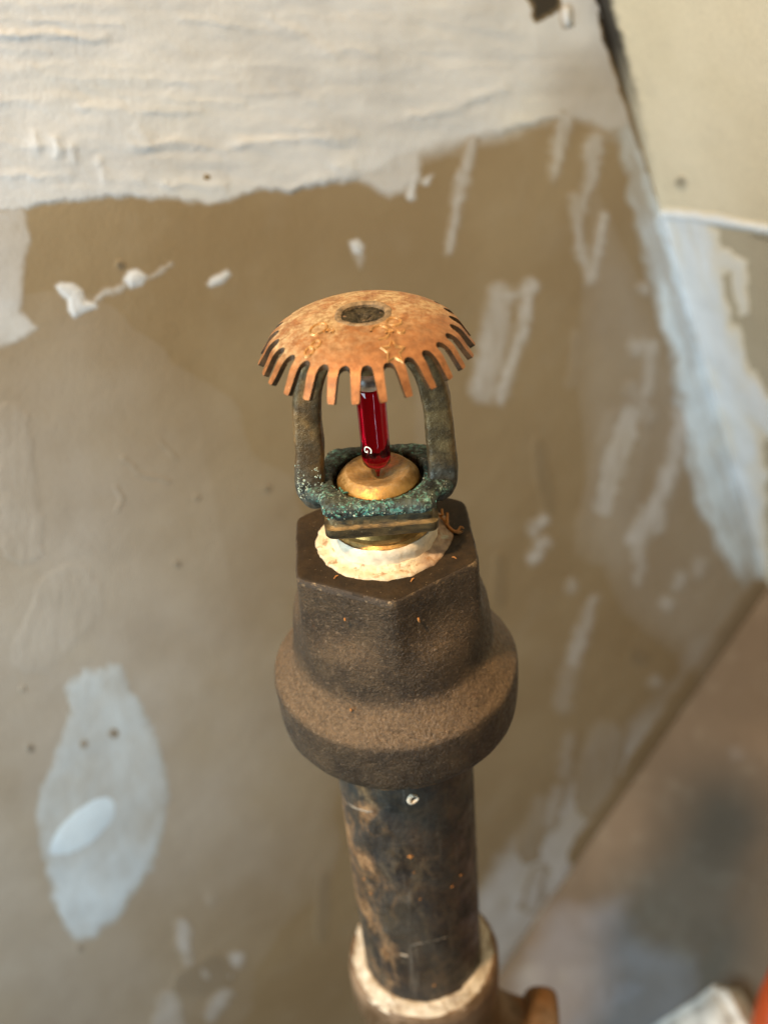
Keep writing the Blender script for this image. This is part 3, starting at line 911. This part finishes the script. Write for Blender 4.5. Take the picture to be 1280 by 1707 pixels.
def outline_mesh(pts, w, h, closed=True):    # a raised line along a flat outline
    n = len(pts)
    V, F = [], []
    for i in range(n):
        a, b, c = np.array(pts[i-1]), np.array(pts[i]), np.array(pts[(i+1) % n])
        if not closed and i == 0: a = b - (c - b)
        if not closed and i == n - 1: c = b + (b - a)
        t = (b - a)/np.linalg.norm(b - a) + (c - b)/np.linalg.norm(c - b)
        t = t/(np.linalg.norm(t) + 1e-9)
        nn = np.array([-t[1], t[0]])
        for o, z in ((-w, 0), (-w*.45, h), (w*.45, h), (w, 0)):
            V.append((*(b + nn*o), z))
    for i in range(n if closed else n - 1):
        j = (i + 1) % n
        for q in range(3):
            F.append((i*4 + q, j*4 + q, j*4 + q + 1, i*4 + q + 1))
    return pymesh('stamped_mark', V, F, False)
star = [((.0021 if i % 2 == 0 else .0010)*math.sin(i*PI/5), (.0025 if i % 2 == 0 else .0012)*math.cos(i*PI/5)) for i in range(10)]
link('stamped_star', on_dome(outline_mesh(star, .00028, .00032), 655, 577, .05), M['mark'], defl)
def arc(r, a, b, n=20, sy=1.25):
    return [(r*math.cos(math.radians(a + (b - a)*i/(n-1))), sy*r*math.sin(math.radians(a + (b - a)*i/(n-1)))) for i in range(n)]
for pts, cl, px, py, rot in (
        (arc(.0016, 170, -95, 18, 1.35) + [(-.0007, -.0023)], False, 634, 557, .1), (arc(.0013, 0, 342, 18, 1.1), True, 657, 541, .2), (arc(.0015, 0, 342, 18, 1.3), True, 531, 551, -.5),
        (arc(.0008, 0, 340, 12), True, 514, 577, -.5), (arc(.0008, 0, 340, 12), True, 526, 571, -.5), (arc(.0006, -60, 200, 10), False, 551, 556, -.2),
        (arc(.0006, 0, 200, 10), False, 650, 557, 0), (arc(.0006, 180, 360, 10), False, 668, 553, 0)):
    link('stamped_mark', on_dome(outline_mesh(pts, .00026, .0003, cl), px, py, rot), M['mark'], defl)

# --- frame: two arms, the square collar, the block below
def sweep(name, path, sec, seed, wob=.00017):
    path = [np.array(p) for p in path]
    # resample (Catmull-Rom)
    Q = []
    n = len(path)
    for i in range(n - 1):
        p0, p1, p2, p3 = path[max(0, i-1)], path[i], path[i+1], path[min(n-1, i+2)]
        for t in np.linspace(0, 1, 7, endpoint=(i == n-2)):
            Q.append(.5*((2*p1) + (p2 - p0)*t + (2*p0 - 5*p1 + 4*p2 - p3)*t*t + (3*p1 - p0 - 3*p2 + p3)*t**3))
    rings = []
    m = 28
    th = np.linspace(0, 2*PI, m, endpoint=False)
    ca, sa = np.cos(th), np.sin(th)
    ex = .42
    sx, sy = np.sign(ca)*np.abs(ca)**ex, np.sign(sa)*np.abs(sa)**ex
    for i, q in enumerate(Q):
        t = Q[min(i+1, len(Q)-1)] - Q[max(i-1, 0)]
        t = t/np.linalg.norm(t)
        b = np.array([0, 1.0, 0])
        nn = np.cross(b, t)
        u = i/(len(Q) - 1)
        a, bb_ = np.interp(u, [s[0] for s in sec], [s[1] for s in sec]), np.interp(u, [s[0] for s in sec], [s[2] for s in sec])
        w = 1 + wob/.003*(fbm(th*1.3 + 5, np.full(m, i*.45), seed, 3) - .5)*2
        rings.append(q + nn*(sx*a*w)[:, None] + b*(sy*bb_*w)[:, None])
    me = loft(name, rings, True, True, True, 60)
    bm = bmesh.new(); bm.from_mesh(me)
    bmesh.ops.recalc_face_normals(bm, faces=bm.faces)
    bm.to_mesh(me); bm.free()
    return me
apath = [(.0104, 0, -.1202), (.0122, 0, -.1196), (.0131, 0, -.1165), (.0129, 0, -.1100), (.0127, 0, -.1040), (.0121, 0, -.0985), (.0104, 0, -.0927), (.0072, 0, -.0884), (.0030, 0, -.0862)]
asec = [(0, .0016, .0046), (.10, .0028, .0046), (.2, .0031, .0040), (.35, .0029, .0033), (.5, .0028, .0030), (.8, .0027, .0028), (1, .0022, .0026)]
for sgn in (-1, 1):
    p = [(sgn*(x + (.0006 if sgn < 0 and z < -.11 else 0)), y, L(z)) for x, y, z in apath]
    o = link('arm', sweep('arm', p, asec, 3 + sgn), M['bronze'], head)
    o.rotation_euler.z = math.radians(-3)
link('hub', lathe('hub', [(0, L(-.0938)), (.0026, L(-.0938)), (.0034, L(-.0925)), (.0040, L(-.0890)), (.0042, L(-.0845)), (.0042, L(-.0835))], 40, .0001, 3), M['bronze'], head)

def sq(th, h, p=9.0):                        # rounded square radius
    return h/((np.abs(np.cos(th))**p + np.abs(np.sin(th))**p)**(1/p))
def poly_loft(name, rows, n=168, wob=0, seed=0, sharp=40, rot=0.0, nf=1.0):
    th = np.linspace(0, 2*PI, n, endpoint=False)
    rings = []
    for k, (fn, z) in enumerate(rows):
        r = fn(th)*np.ones(n)
        dz = np.zeros(n)
        if wob:
            x, y = r*np.cos(th), r*np.sin(th)
            r = r + wob*(fbm(x*500*nf + 40, y*500*nf + z*1100*nf + 40, seed, 4) - .5)*2
            dz = wob*(fbm(x*420*nf + 90 + z*800, y*420*nf + 20, seed + 9, 4) - .5)*2
        rings.append(np.stack([r*np.cos(th + rot), r*np.sin(th + rot), z + dz], -1))
    me = loft(name, rings[::-1], True, sharp=sharp)
    bm = bmesh.new(); bm.from_mesh(me)
    bmesh.ops.remove_doubles(bm, verts=bm.verts, dist=1e-7)
    bmesh.ops.recalc_face_normals(bm, faces=bm.faces)
    bm.to_mesh(me); bm.free()
    me.polygons.foreach_set('use_smooth', [True]*len(me.polygons))
    me.set_sharp_from_angle(angle=math.radians(sharp))
    return me
cst = lambda r: (lambda th: r)
lerp2 = lambda ra, hb, t: (lambda th: ra*(1-t) + sq(th, hb)*t)
def lug(inset):                               # square collar running out into the feet of the two arms
    def f(th):
        a = sq(th, .0112 - inset)
        b = 1/((np.abs(np.cos(th))/(.0150 - inset))**5 + (np.abs(np.sin(th))/(.0058 - inset))**5)**(1/5)
        return (a**9 + b**9)**(1/9)*np.where(np.maximum(a, b) > 0, 1, 1)*.985
    return f
collar_rows = [(cst(.0092), L(-.1200)), (cst(.0092), L(-.1190)), (cst(.0092), L(-.1178)), (cst(.0095), L(-.11715)), (lerp2(.0097, .0108, .25), L(-.1170)),
               (lerp2(.0097, .0108, .5), L(-.1170)), (lerp2(.0097, .0108, .75), L(-.1170)), (lug(.0004), L(-.1172)), (lug(.0), L(-.1176)),
               (lug(-.0003), L(-.1183)), (lug(-.0003), L(-.1191)), (lug(-.0001), L(-.1197)), (lug(.0008), L(-.1202)), (cst(.0092), L(-.1200))]
link('collar', poly_loft('collar', collar_rows, 200, .00028, 12, 70, 0, 1.6), M['verd'], head).rotation_euler.z = math.radians(-3)
blk = [(lambda th: sq(th, .0080), L(-.1202)), (lambda th: sq(th, .0103, 14), L(-.1200)), (lambda th: sq(th, .0105, 14), L(-.1203)), (lambda th: sq(th, .0105, 14), L(-.1219)), (lambda th: sq(th, .0108, 14), L(-.1222)),
       (lambda th: sq(th, .0113, 14), L(-.1224)), (lambda th: sq(th, .0113, 14), L(-.1242)), (lambda th: sq(th, .0111, 14), L(-.1246)), (lambda th: sq(th, .0080), L(-.1248))]
link('wrench_boss', poly_loft('wrench_boss', blk, 160, .00012, 22, 45), M['block'], head).rotation_euler.z = math.radians(-1)
link('inner_wall', lathe('inner_wall', [(.0091, L(-.1176)), (.0091, L(-.1235)), (0, L(-.1235))], 64), M['sock'], head)
link('threaded_neck', lathe('threaded_neck', [(.0090, L(-.1246)), (.0098, L(-.1256)), (.0103, L(-.1264)), (.0103, L(-.1274)), (.0100, L(-.1279)), (.0106, L(-.1285)), (.0106, L(-.1291)), (.0102, L(-.1297)), (.0106, L(-.1303)), (.0102, L(-.1309)), (.0106, L(-.1315)), (.0103, L(-.1340))], 80, .00006, 5, sharp=25), M['thread'], head)
tape = lathe('thread_tape', [(.0105, L(-.1290)), (.0107, L(-.1285)), (.0111, L(-.1283)), (.0114, L(-.1287)), (.0115, L(-.1300)), (.0114, L(-.1306)), (.0113, L(-.1312)), (.0115, L(-.1328))], 200, .00030, 8, sharp=60, nf=1.2)
link('thread_tape', tape, M['tape'], head)

# --- button cap and bulb
cap = lathe('button_cap', [(.0, L(-.1181)), (.0008, L(-.1181)), (.0014, L(-.1179)), (.0019, L(-.1175)), (.0028, L(-.1171)), (.0040, L(-.1167)), (.0050, L(-.1163)), (.0058, L(-.1161)), (.0064, L(-.11605)), (.0067, L(-.1162)),
                           (.0073, L(-.1168)), (.0080, L(-.1175)), (.0083, L(-.1179)), (.00835, L(-.1186)), (.0082, L(-.1225))], 96, .00006, 9, sharp=22)
link('button_cap', cap, M['brass'], head)
bulb = lathe('bulb', [(.0, L(-.11785)), (.0003, L(-.11775)), (.0004, L(-.1168)), (.0007, L(-.1160)), (.0015, L(-.1152)), (.0024, L(-.1146)), (.0028, L(-.1140)), (.0029, L(-.1130)),
                      (.0029, L(-.1080)), (.0029, L(-.1030)), (.0029, L(-.0975)), (.0028, L(-.0972)), (0, L(-.0971))], 64, sharp=70)
link('bulb', bulb, M['redglass'], head)
top = lathe('bulb_tip', [(0, L(-.09705)), (.0028, L(-.0970)), (.0029, L(-.0968)), (.0029, L(-.0954)), (.0026, L(-.0945)), (.0018, L(-.0939)), (0, L(-.0939))], 48, sharp=70)
link('bulb_tip', top, M['clearglass'], head)
g = text_mesh('G', .0024, .00002)
for v in g.vertices:                          # laid sideways round the glass
    x, y, z = v.co
    lx, ly = y, -x                            # quarter turn clockwise
    ang = -PI/2 - math.radians(34) + lx/.00292
    r = .00294 + z
    v.co = (r*math.cos(ang), r*math.sin(ang), L(-.1099) + ly)
link('printed_letter', g, M['white'], head)

# --- crust of verdigris: tiny chips nobody could count
def chips(name, mat, spots, parent, size, kind='stuff'):
    V, F = [], []
    for (p, nrm) in spots:
        p, nrm = Vector(p), Vector(nrm).normalized()
        s = size*random.uniform(.4, 1.2)
        t = nrm.orthogonal().normalized()
        t.rotate(Matrix.Rotation(random.uniform(0, 6.28), 3, nrm))
        b = nrm.cross(t)
        k, m = len(V), random.choice((4, 5, 6))
        st = random.uniform(.35, 1.0)
        for i in range(m):
            a = 2*PI*i/m
            rr = s*random.uniform(.6, 1.1)
            V.append(p + t*rr*math.cos(a) + b*rr*st*math.sin(a) - nrm*s*.2)
        for i in range(m):
            a = 2*PI*i/m
            rr = s*random.uniform(.3, .6)
            V.append(p + t*rr*math.cos(a) + b*rr*st*math.sin(a) + nrm*s*random.uniform(.05, .32))
        for i in range(m):
            j = (i + 1) % m
            F.append((k + i, k + j, k + m + j, k + m + i))
        F.append(tuple(range(k + m, k + 2*m)))
    o = link(name, pymesh(name, V, F, False), mat, parent)
    if kind:
        o['kind'] = kind
    return o
def collar_spot():
    th = random.choice((random.gauss(-PI/2, .55), random.gauss(-PI/2, .9), random.gauss(-.15, .35), random.gauss(-2.4, .3)))
    u = random.random()
    if u < .5:
        t = random.random()**1.3
        r = .0096*(1 - t) + float(sq(np.array(th), .0109))*t
        z, n = -.1170 - .0002*t, (math.cos(th)*.2, math.sin(th)*.2, 1)
    else:
        t = random.random()
        r = float(sq(np.array(th), .01145))
        z, n = -.1176 - .0022*t, (math.cos(th), math.sin(th), .6 - t)
    return (r*math.cos(th), r*math.sin(th), L(z)), n
chips('verdigris_crust', M['turq'], [collar_spot() for _ in range(210)], head, .00030)
chips('pale_crust', M['pale'], [collar_spot() for _ in range(120)], head, .00026)
def arm_spot():
    u = random.gauss(0, 1)
    z = max(-.1190, -.1163 + u*.0022)
    th = random.uniform(-2.6, -.9)
    return (-.0133 + .0030*math.copysign(abs(math.cos(th))**.55, math.cos(th)), .0041*-abs(math.sin(th))**.55, L(z)), (math.cos(th), math.sin(th), 0)
chips('pale_crust', M['pale'], [arm_spot() for _ in range(80)], head, .00030)
o = chips('verdigris_flake', M['turq'], [((-.0074, -.0049, L(-.1173)), (-.3, -.6, 1)), ((-.0068, -.0056, L(-.1173)), (-.2, -.6, 1)), ((-.0078, -.0042, L(-.1171)), (-.5, -.4, 1))], head, .0009, None)

# ------------------------------------------------------------------ reducing coupling
cpl = empty('pipe_coupling', (0, 0, Z0 - .185), 'dark cast iron reducing coupling with hexagonal neck, screwed onto the pipe', 'pipe fitting')
def C(z):
    return z + .185
HROT = math.radians(1.0)
def hexr(th, ap, p=30.0):
    s = 0
    for k in range(6):                         # flats face +-30, 90 ... so that one corner looks at the camera
        s = s + np.maximum(np.cos(th - (k*PI/3)), 0)**p
    return ap/s**(1/p)
AP = .0187
def hx(f=1.0, t=0.0, R=.0218, p=30.0):
    return lambda th: hexr(th, AP*f, p)*(1 - t) + R*t
rows = [(cst(.0105), C(-.1336)), (cst(.0125), C(-.1334)), (lambda th: .0125*.5 + hexr(th, AP*.955)*.5, C(-.1333)), (hx(.955), C(-.1333)), (hx(.978), C(-.1335)), (hx(.992), C(-.1340)), (hx(1.0), C(-.1348))]
for z in (-.1365, -.1385, -.1405, -.1425):
    rows.append((hx(1.0 + (-.1348 - z)*.8), C(z)))
for z, t in ((-.1440, .04), (-.1455, .14), (-.1470, .30), (-.1485, .50), (-.1500, .69), (-.1515, .84), (-.1530, .93), (-.1545, .98), (-.1560, 1.0)):
    rows.append((hx(1.012, t, .0219), C(z)))
for r, z in ((.0220, -.1572), (.0221, -.1588), (.0224, -.1601), (.0229, -.1611), (.0237, -.1622), (.0247, -.1636), (.0257, -.1651), (.0266, -.1663), (.0272, -.1670), (.0276, -.1677), (.0278, -.1686),
             (.0278, -.1710), (.0277, -.1735), (.0276, -.1760), (.0275, -.1785), (.0273, -.1798), (.0267, -.1810), (.0257, -.1818), (.0245, -.1822), (.0220, -.1824), (.0167, -.1824)):
    rows.append((cst(r), C(r and z)))
me = poly_loft('body', rows, 240, .00016, 41, 60, HROT - PI/2 + PI/6, .5)
bo = link('body', me, M['iron'], cpl)
me.materials.append(M['irontop'])
me.materials.append(M['ironedge'])
for p in me.polygons:
    if p.center.z > C(-.1337):
        p.material_index = 1
    elif p.center.z > C(-.1350):
        p.material_index = 2
# sealant squeezed out round the thread
dp = []
for r, z in ((.0106, -.1320), (.0113, -.1317), (.0118, -.1321), (.0121, -.1326), (.0128, -.1327), (.0134, -.1328), (.0139, -.1329), (.0142, -.1332), (.0143, -.1337)):
    dp.append((r, C(z)))
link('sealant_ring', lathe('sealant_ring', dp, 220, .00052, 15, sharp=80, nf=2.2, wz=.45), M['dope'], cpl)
def fibre(name, pts, r, mat, parent):
    return link(name, sweep_tube(name, pts, r), mat, parent)
def sweep_tube(name, pts, r, m=8, taper=True):
    pts = [Vector(p) for p in pts]
    if 3 < len(pts) < 16:
        q, n = [], len(pts)
        for i in range(n - 1):
            p0, p1, p2, p3 = pts[max(0, i-1)], pts[i], pts[i+1], pts[min(n-1, i+2)]
            for t in (0, .34, .67):
                q.append(.5*((2*p1) + (p2 - p0)*t + (2*p0 - 5*p1 + 4*p2 - p3)*t*t + (3*p1 - p0 - 3*p2 + p3)*t**3))
        pts = q + [pts[-1]]
    rings = []
    for i, p in enumerate(pts):
        t = (pts[min(i+1, len(pts)-1)] - pts[max(i-1, 0)]).normalized()
        a = t.orthogonal().normalized() if i == 0 else (a - t*a.dot(t)).normalized()
        b = t.cross(a)
        k = r*(math.sin(PI*(i + .6)/(len(pts) + .2))**.5 if taper else 1)
        rings.append(np.array([tuple(p + a*k*math.cos(q) + b*k*math.sin(q)) for q in np.linspace(0, 2*PI, m, endpoint=False)]))
    return loft(name, rings, True, True, True, 60)
HEXTOP = Plane((0, 0, -.1331), (0, 0, 1))
def on_top(px, py, up=.0001):
    p = HEXTOP.at(px, py)
    return (p[0], p[1], C(-.1332) + up)
for k, pts in enumerate(([(729, 862, .0012), (735, 868, .0010), (742, 874, .0008), (748, 882, .0006), (757, 888, .0004), (764, 886, .0004), (768, 882, .0007), (773, 885, .0008)],
                         [(746, 880, .0006), (745, 872, .0012), (746, 866, .0018)], [(733, 866, .0010), (738, 868, .0016), (737, 861, .0020)], [(756, 888, .0004), (764, 890, .0004), (771, 889, .0006)])):
    fibre('rust_fibre', [on_top(*q) for q in pts], .00035, M['rust'], cpl)
flk = [on_top(*q) for q in ((687, 967), (560, 962), (757, 930))]
for i, p in enumerate(flk):
    a = random.uniform(0, PI)
    d = Vector((math.cos(a), math.sin(a), .3))*random.uniform(.0003, .0006)
    fibre('rust_flake', [Vector(p) - d, Vector(p) + Vector((0, 0, .0002)), Vector(p) + d], .00016, M['rust'], cpl)
def on_body(px, py, r):
    d = ray(px, py)
    a, b, c = d[0]**2 + d[1]**2, 2*(CO[0]*d[0] + CO[1]*d[1]), CO[0]**2 + CO[1]**2 - r*r
    t = (-b - math.sqrt(max(0, b*b - 4*a*c)))/(2*a)
    return CO + d*t
for px, py, r, ln in ((698, 1033, .0198, .0011), (575, 1032, .0198, .0006), (585, 1183, .0236, .0007)):
    p = Vector(on_body(px, py, r)) - Vector((0, 0, -.185))
    d = Vector((random.uniform(-.3, .3), 0, 1))*ln*.5
    fibre('rust_flake', [p - d, p + Vector((0, -.0003, 0)), p + d], .00026, M['rust'], cpl)
# rusty line under the lower lip and a dried curl of sealant
link('rust_line', lathe('rust_line', [(.0255, C(-.1819)), (.0260, C(-.1816)), (.0261, C(-.1818)), (.0256, C(-.1823))], 50, .00022, 3, arc=(-PI/2 - .22, -PI/2 + .24)), M['rust'], cpl)
cu = []
for q in ((700, 1327), (688, 1324), (679, 1330), (678, 1340), (686, 1343), (697, 1337), (703, 1330)):
    p = on_body(q[0], q[1] + 3, .0245)
    cu.append((p[0], p[1], p[2] + .185))
m_ = sum((Vector(c) for c in cu), Vector())/len(cu)
cu = [m_ + (Vector(c) - m_)*.60 + Vector((0, 0, .0009)) for c in cu]
fibre('sealant_curl', cu, .0006, M['foot'], cpl)

# ------------------------------------------------------------------ pipe and the elbow under it
pipe = link('steel_pipe', lathe('steel_pipe', [(.0160, .120), (.0167, .1195), (.0167, .10), (.0167, .08), (.0167, .06), (.0167, .04), (.0167, .02), (.0167, 0)], 128, .00006, 30), M['pipe'], None, (0, 0, Z0 - .302))
tag(pipe, 'upright black steel pipe with orange rust patches and scratches', 'pipe')
def on_pipe(px, py, off=.0):
    p = on_body(px, py, .0167 + off)
    return (p[0], p[1], p[2] + .302)
for px, py, s in ((641, 1583, .0009), (754, 1478, .0008), (724, 1643, .0009), (684, 1428, .0010), (690, 1455, .0006), (768, 1459, .0005), (618, 1490, .0011), (607, 1465, .0008), (700, 1500, .0005), (646, 1590, .0006)):
    chips('rust_spot', M['rust'], [(on_pipe(px, py, .00005), Vector((on_pipe(px, py)[0], on_pipe(px, py)[1], 0)))], pipe, s*1.15, None)
M['scratch'] = plain('pale_scratch', (0.26, 0.22, 0.17), .6, .1, .4, 900)
for q, r in (([(672, 1578), (700, 1572), (740, 1563), (772, 1552)], .00022), ([(575, 1333), (590, 1345), (612, 1352), (622, 1352)], .0003), ([(668, 1590), (680, 1593)], .0006)):
    fibre('scratch', [on_pipe(a, b, -.00012) for a, b in q], r, M['scratch'], pipe)

elb = empty('pipe_elbow', (0, 0, Z0 - .345), 'rusty tan pipe elbow with white sealant, at the foot of the pipe', 'pipe fitting')
E = lambda z: z + .345
link('socket', lathe('socket', [(.0172, E(-.2835)), (.0185, E(-.2825)), (.0205, E(-.2825)), (.0216, E(-.2840)), (.0218, E(-.2870)), (.0217, E(-.2960)), (.0212, E(-.2985)), (.0200, E(-.3005))], 96, .0003, 50, sharp=50), M['elbow'], elb)
link('sealant_ring', lathe('sealant_ring', [(.0166, E(-.2806)), (.0174, E(-.2803)), (.0184, E(-.2812)), (.0193, E(-.2819)), (.0202, E(-.2824)), (.0208, E(-.2832))], 160, .0008, 52, sharp=80, nf=1.7, wz=.7), M['foot'], elb)
# bend and outlet: sweep from vertical to horizontal
ODIR = np.array([math.cos(math.radians(-8)), math.sin(math.radians(-8)), 0])
R0 = .0195
cen, rad = [], []
for a in np.linspace(0, PI/2, 12):
    cen.append(np.array([0, 0, -.3000]) + ODIR*(.033*(1 - math.cos(a))) + np.array([0, 0, -.043*math.sin(a)]))
    rad.append(R0)
def tube(name, cen, rad, mat, parent, zf, m=64, wob=.0003, seed=0):
    rings = []
    side = np.cross(ODIR, [0, 0, 1.0])
    for i, q in enumerate(cen):
        t = cen[min(i+1, len(cen)-1)] - cen[max(i-1, 0)]
        nl = np.linalg.norm(t)
        t = t/nl if nl > 1e-9 else ODIR
        u = np.cross(side, t)
        th = np.linspace(0, 2*PI, m, endpoint=False)
        rr = rad[i] + wob*(fbm(np.cos(th)*3 + 9, np.sin(th)*3 + i*.4 + 9, seed, 3) - .5)*2
        rings.append(q + side*(rr*np.cos(th))[:, None] + u*(rr*np.sin(th))[:, None] + np.array([0, 0, zf]))
    me = loft(name, rings, True, False, False, 50)
    bm = bmesh.new(); bm.from_mesh(me)
    bmesh.ops.recalc_face_normals(bm, faces=bm.faces)
    bm.to_mesh(me); bm.free()
    return link(name, me, mat, parent)
tube('bend', cen, rad, M['elbow'], elb, .345, 64, .0003, 60)
e0 = cen[-1]
st = [(0, .0195), (.0006, .0210), (.0018, .0222), (.0035, .0229), (.0055, .0231), (.0078, .0229), (.0096, .0222), (.0106, .0212), (.011, .0195), (.011, .0160), (.004, .0158)]
tube('outlet_band', [e0 + ODIR*(s - .004) for s, r in st], [r for s, r in st], M['elbow'], elb, .345, 64, .0003, 61)

# ------------------------------------------------------------------ rubble on the lower board
def rock(name, c, size, ax, mat, seed, label, cat):
    bm = bmesh.new()
    bmesh.ops.create_cube(bm, size=1)
    bmesh.ops.bevel(bm, geom=bm.edges[:] + bm.verts[:], offset=.09, segments=3, affect='EDGES')
    bmesh.ops.subdivide_edges(bm, edges=bm.edges, cuts=3, use_grid_fill=True)
    me = bpy.data.meshes.new(name)
    for v in bm.verts:
        x, y, z = v.co
        w = .05*(float(fbm(x*5 + 20, y*5 + z*3 + 20, seed, 3)) - .5)*2
        v.co = v.co*(1 + w)
        v.co = Vector((v.co.x*size[0], v.co.y*size[1], v.co.z*size[2]))
    bm.to_mesh(me); bm.free()
    me.polygons.foreach_set('use_smooth', [True]*len(me.polygons))
    o = link(name, me, mat)
    X, Y, Z = [Vector(a).normalized() for a in ax]
    o.matrix_world = Matrix.Translation(Vector(c)) @ Matrix((X, Y, Z)).transposed().to_4x4()
    return tag(o, label, cat)
fx, fy = Vector(-bdir), Vector(NW)
fz = Vector(nF)
TOPF = Plane(np.array(A1) + nF*.022, nF)
c1, c2 = Vector(TOPF.at(1070, 1722)) + Vector(UP), Vector(TOPF.at(1192, 1638)) + Vector(UP)
q1 = (c2 - c1).normalized()
q2 = fz.cross(q1)
if q2.dot(Vector(TOPF.at(1235, 1710)) + Vector(UP) - c2) < 0:
    q2 = -q2
ln = (c2 - c1).length*1.06
rock('plaster_chunk', (c1 + c2)/2 + q2*.021 - fz*.011, (ln, .042, .022), (q1, q2, q1.cross(q2)), M['chunk'], 5, 'pale grey chunk of broken plaster lying on the stained board', 'plaster chunk')
oc = Vector(FLOOR.at(1300, 1715)) + Vector(UP) + fz*.014
pts = [oc + fx*(.055*math.cos(a)) - fx*.004 + fy*(.055*math.sin(a)) for a in np.linspace(PI*.55, PI*1.6, 24)]
oc2 = Vector(FLOOR.at(1378, 1925)) + Vector(UP) + fz*.013
shift = oc2 - pts[11]
co = link('orange_hose', sweep_tube('orange_hose', [p + shift for p in pts], .013, 24, False), M['orange'])
tag(co, 'orange-red curved hose end lying at the lower right edge', 'hose')
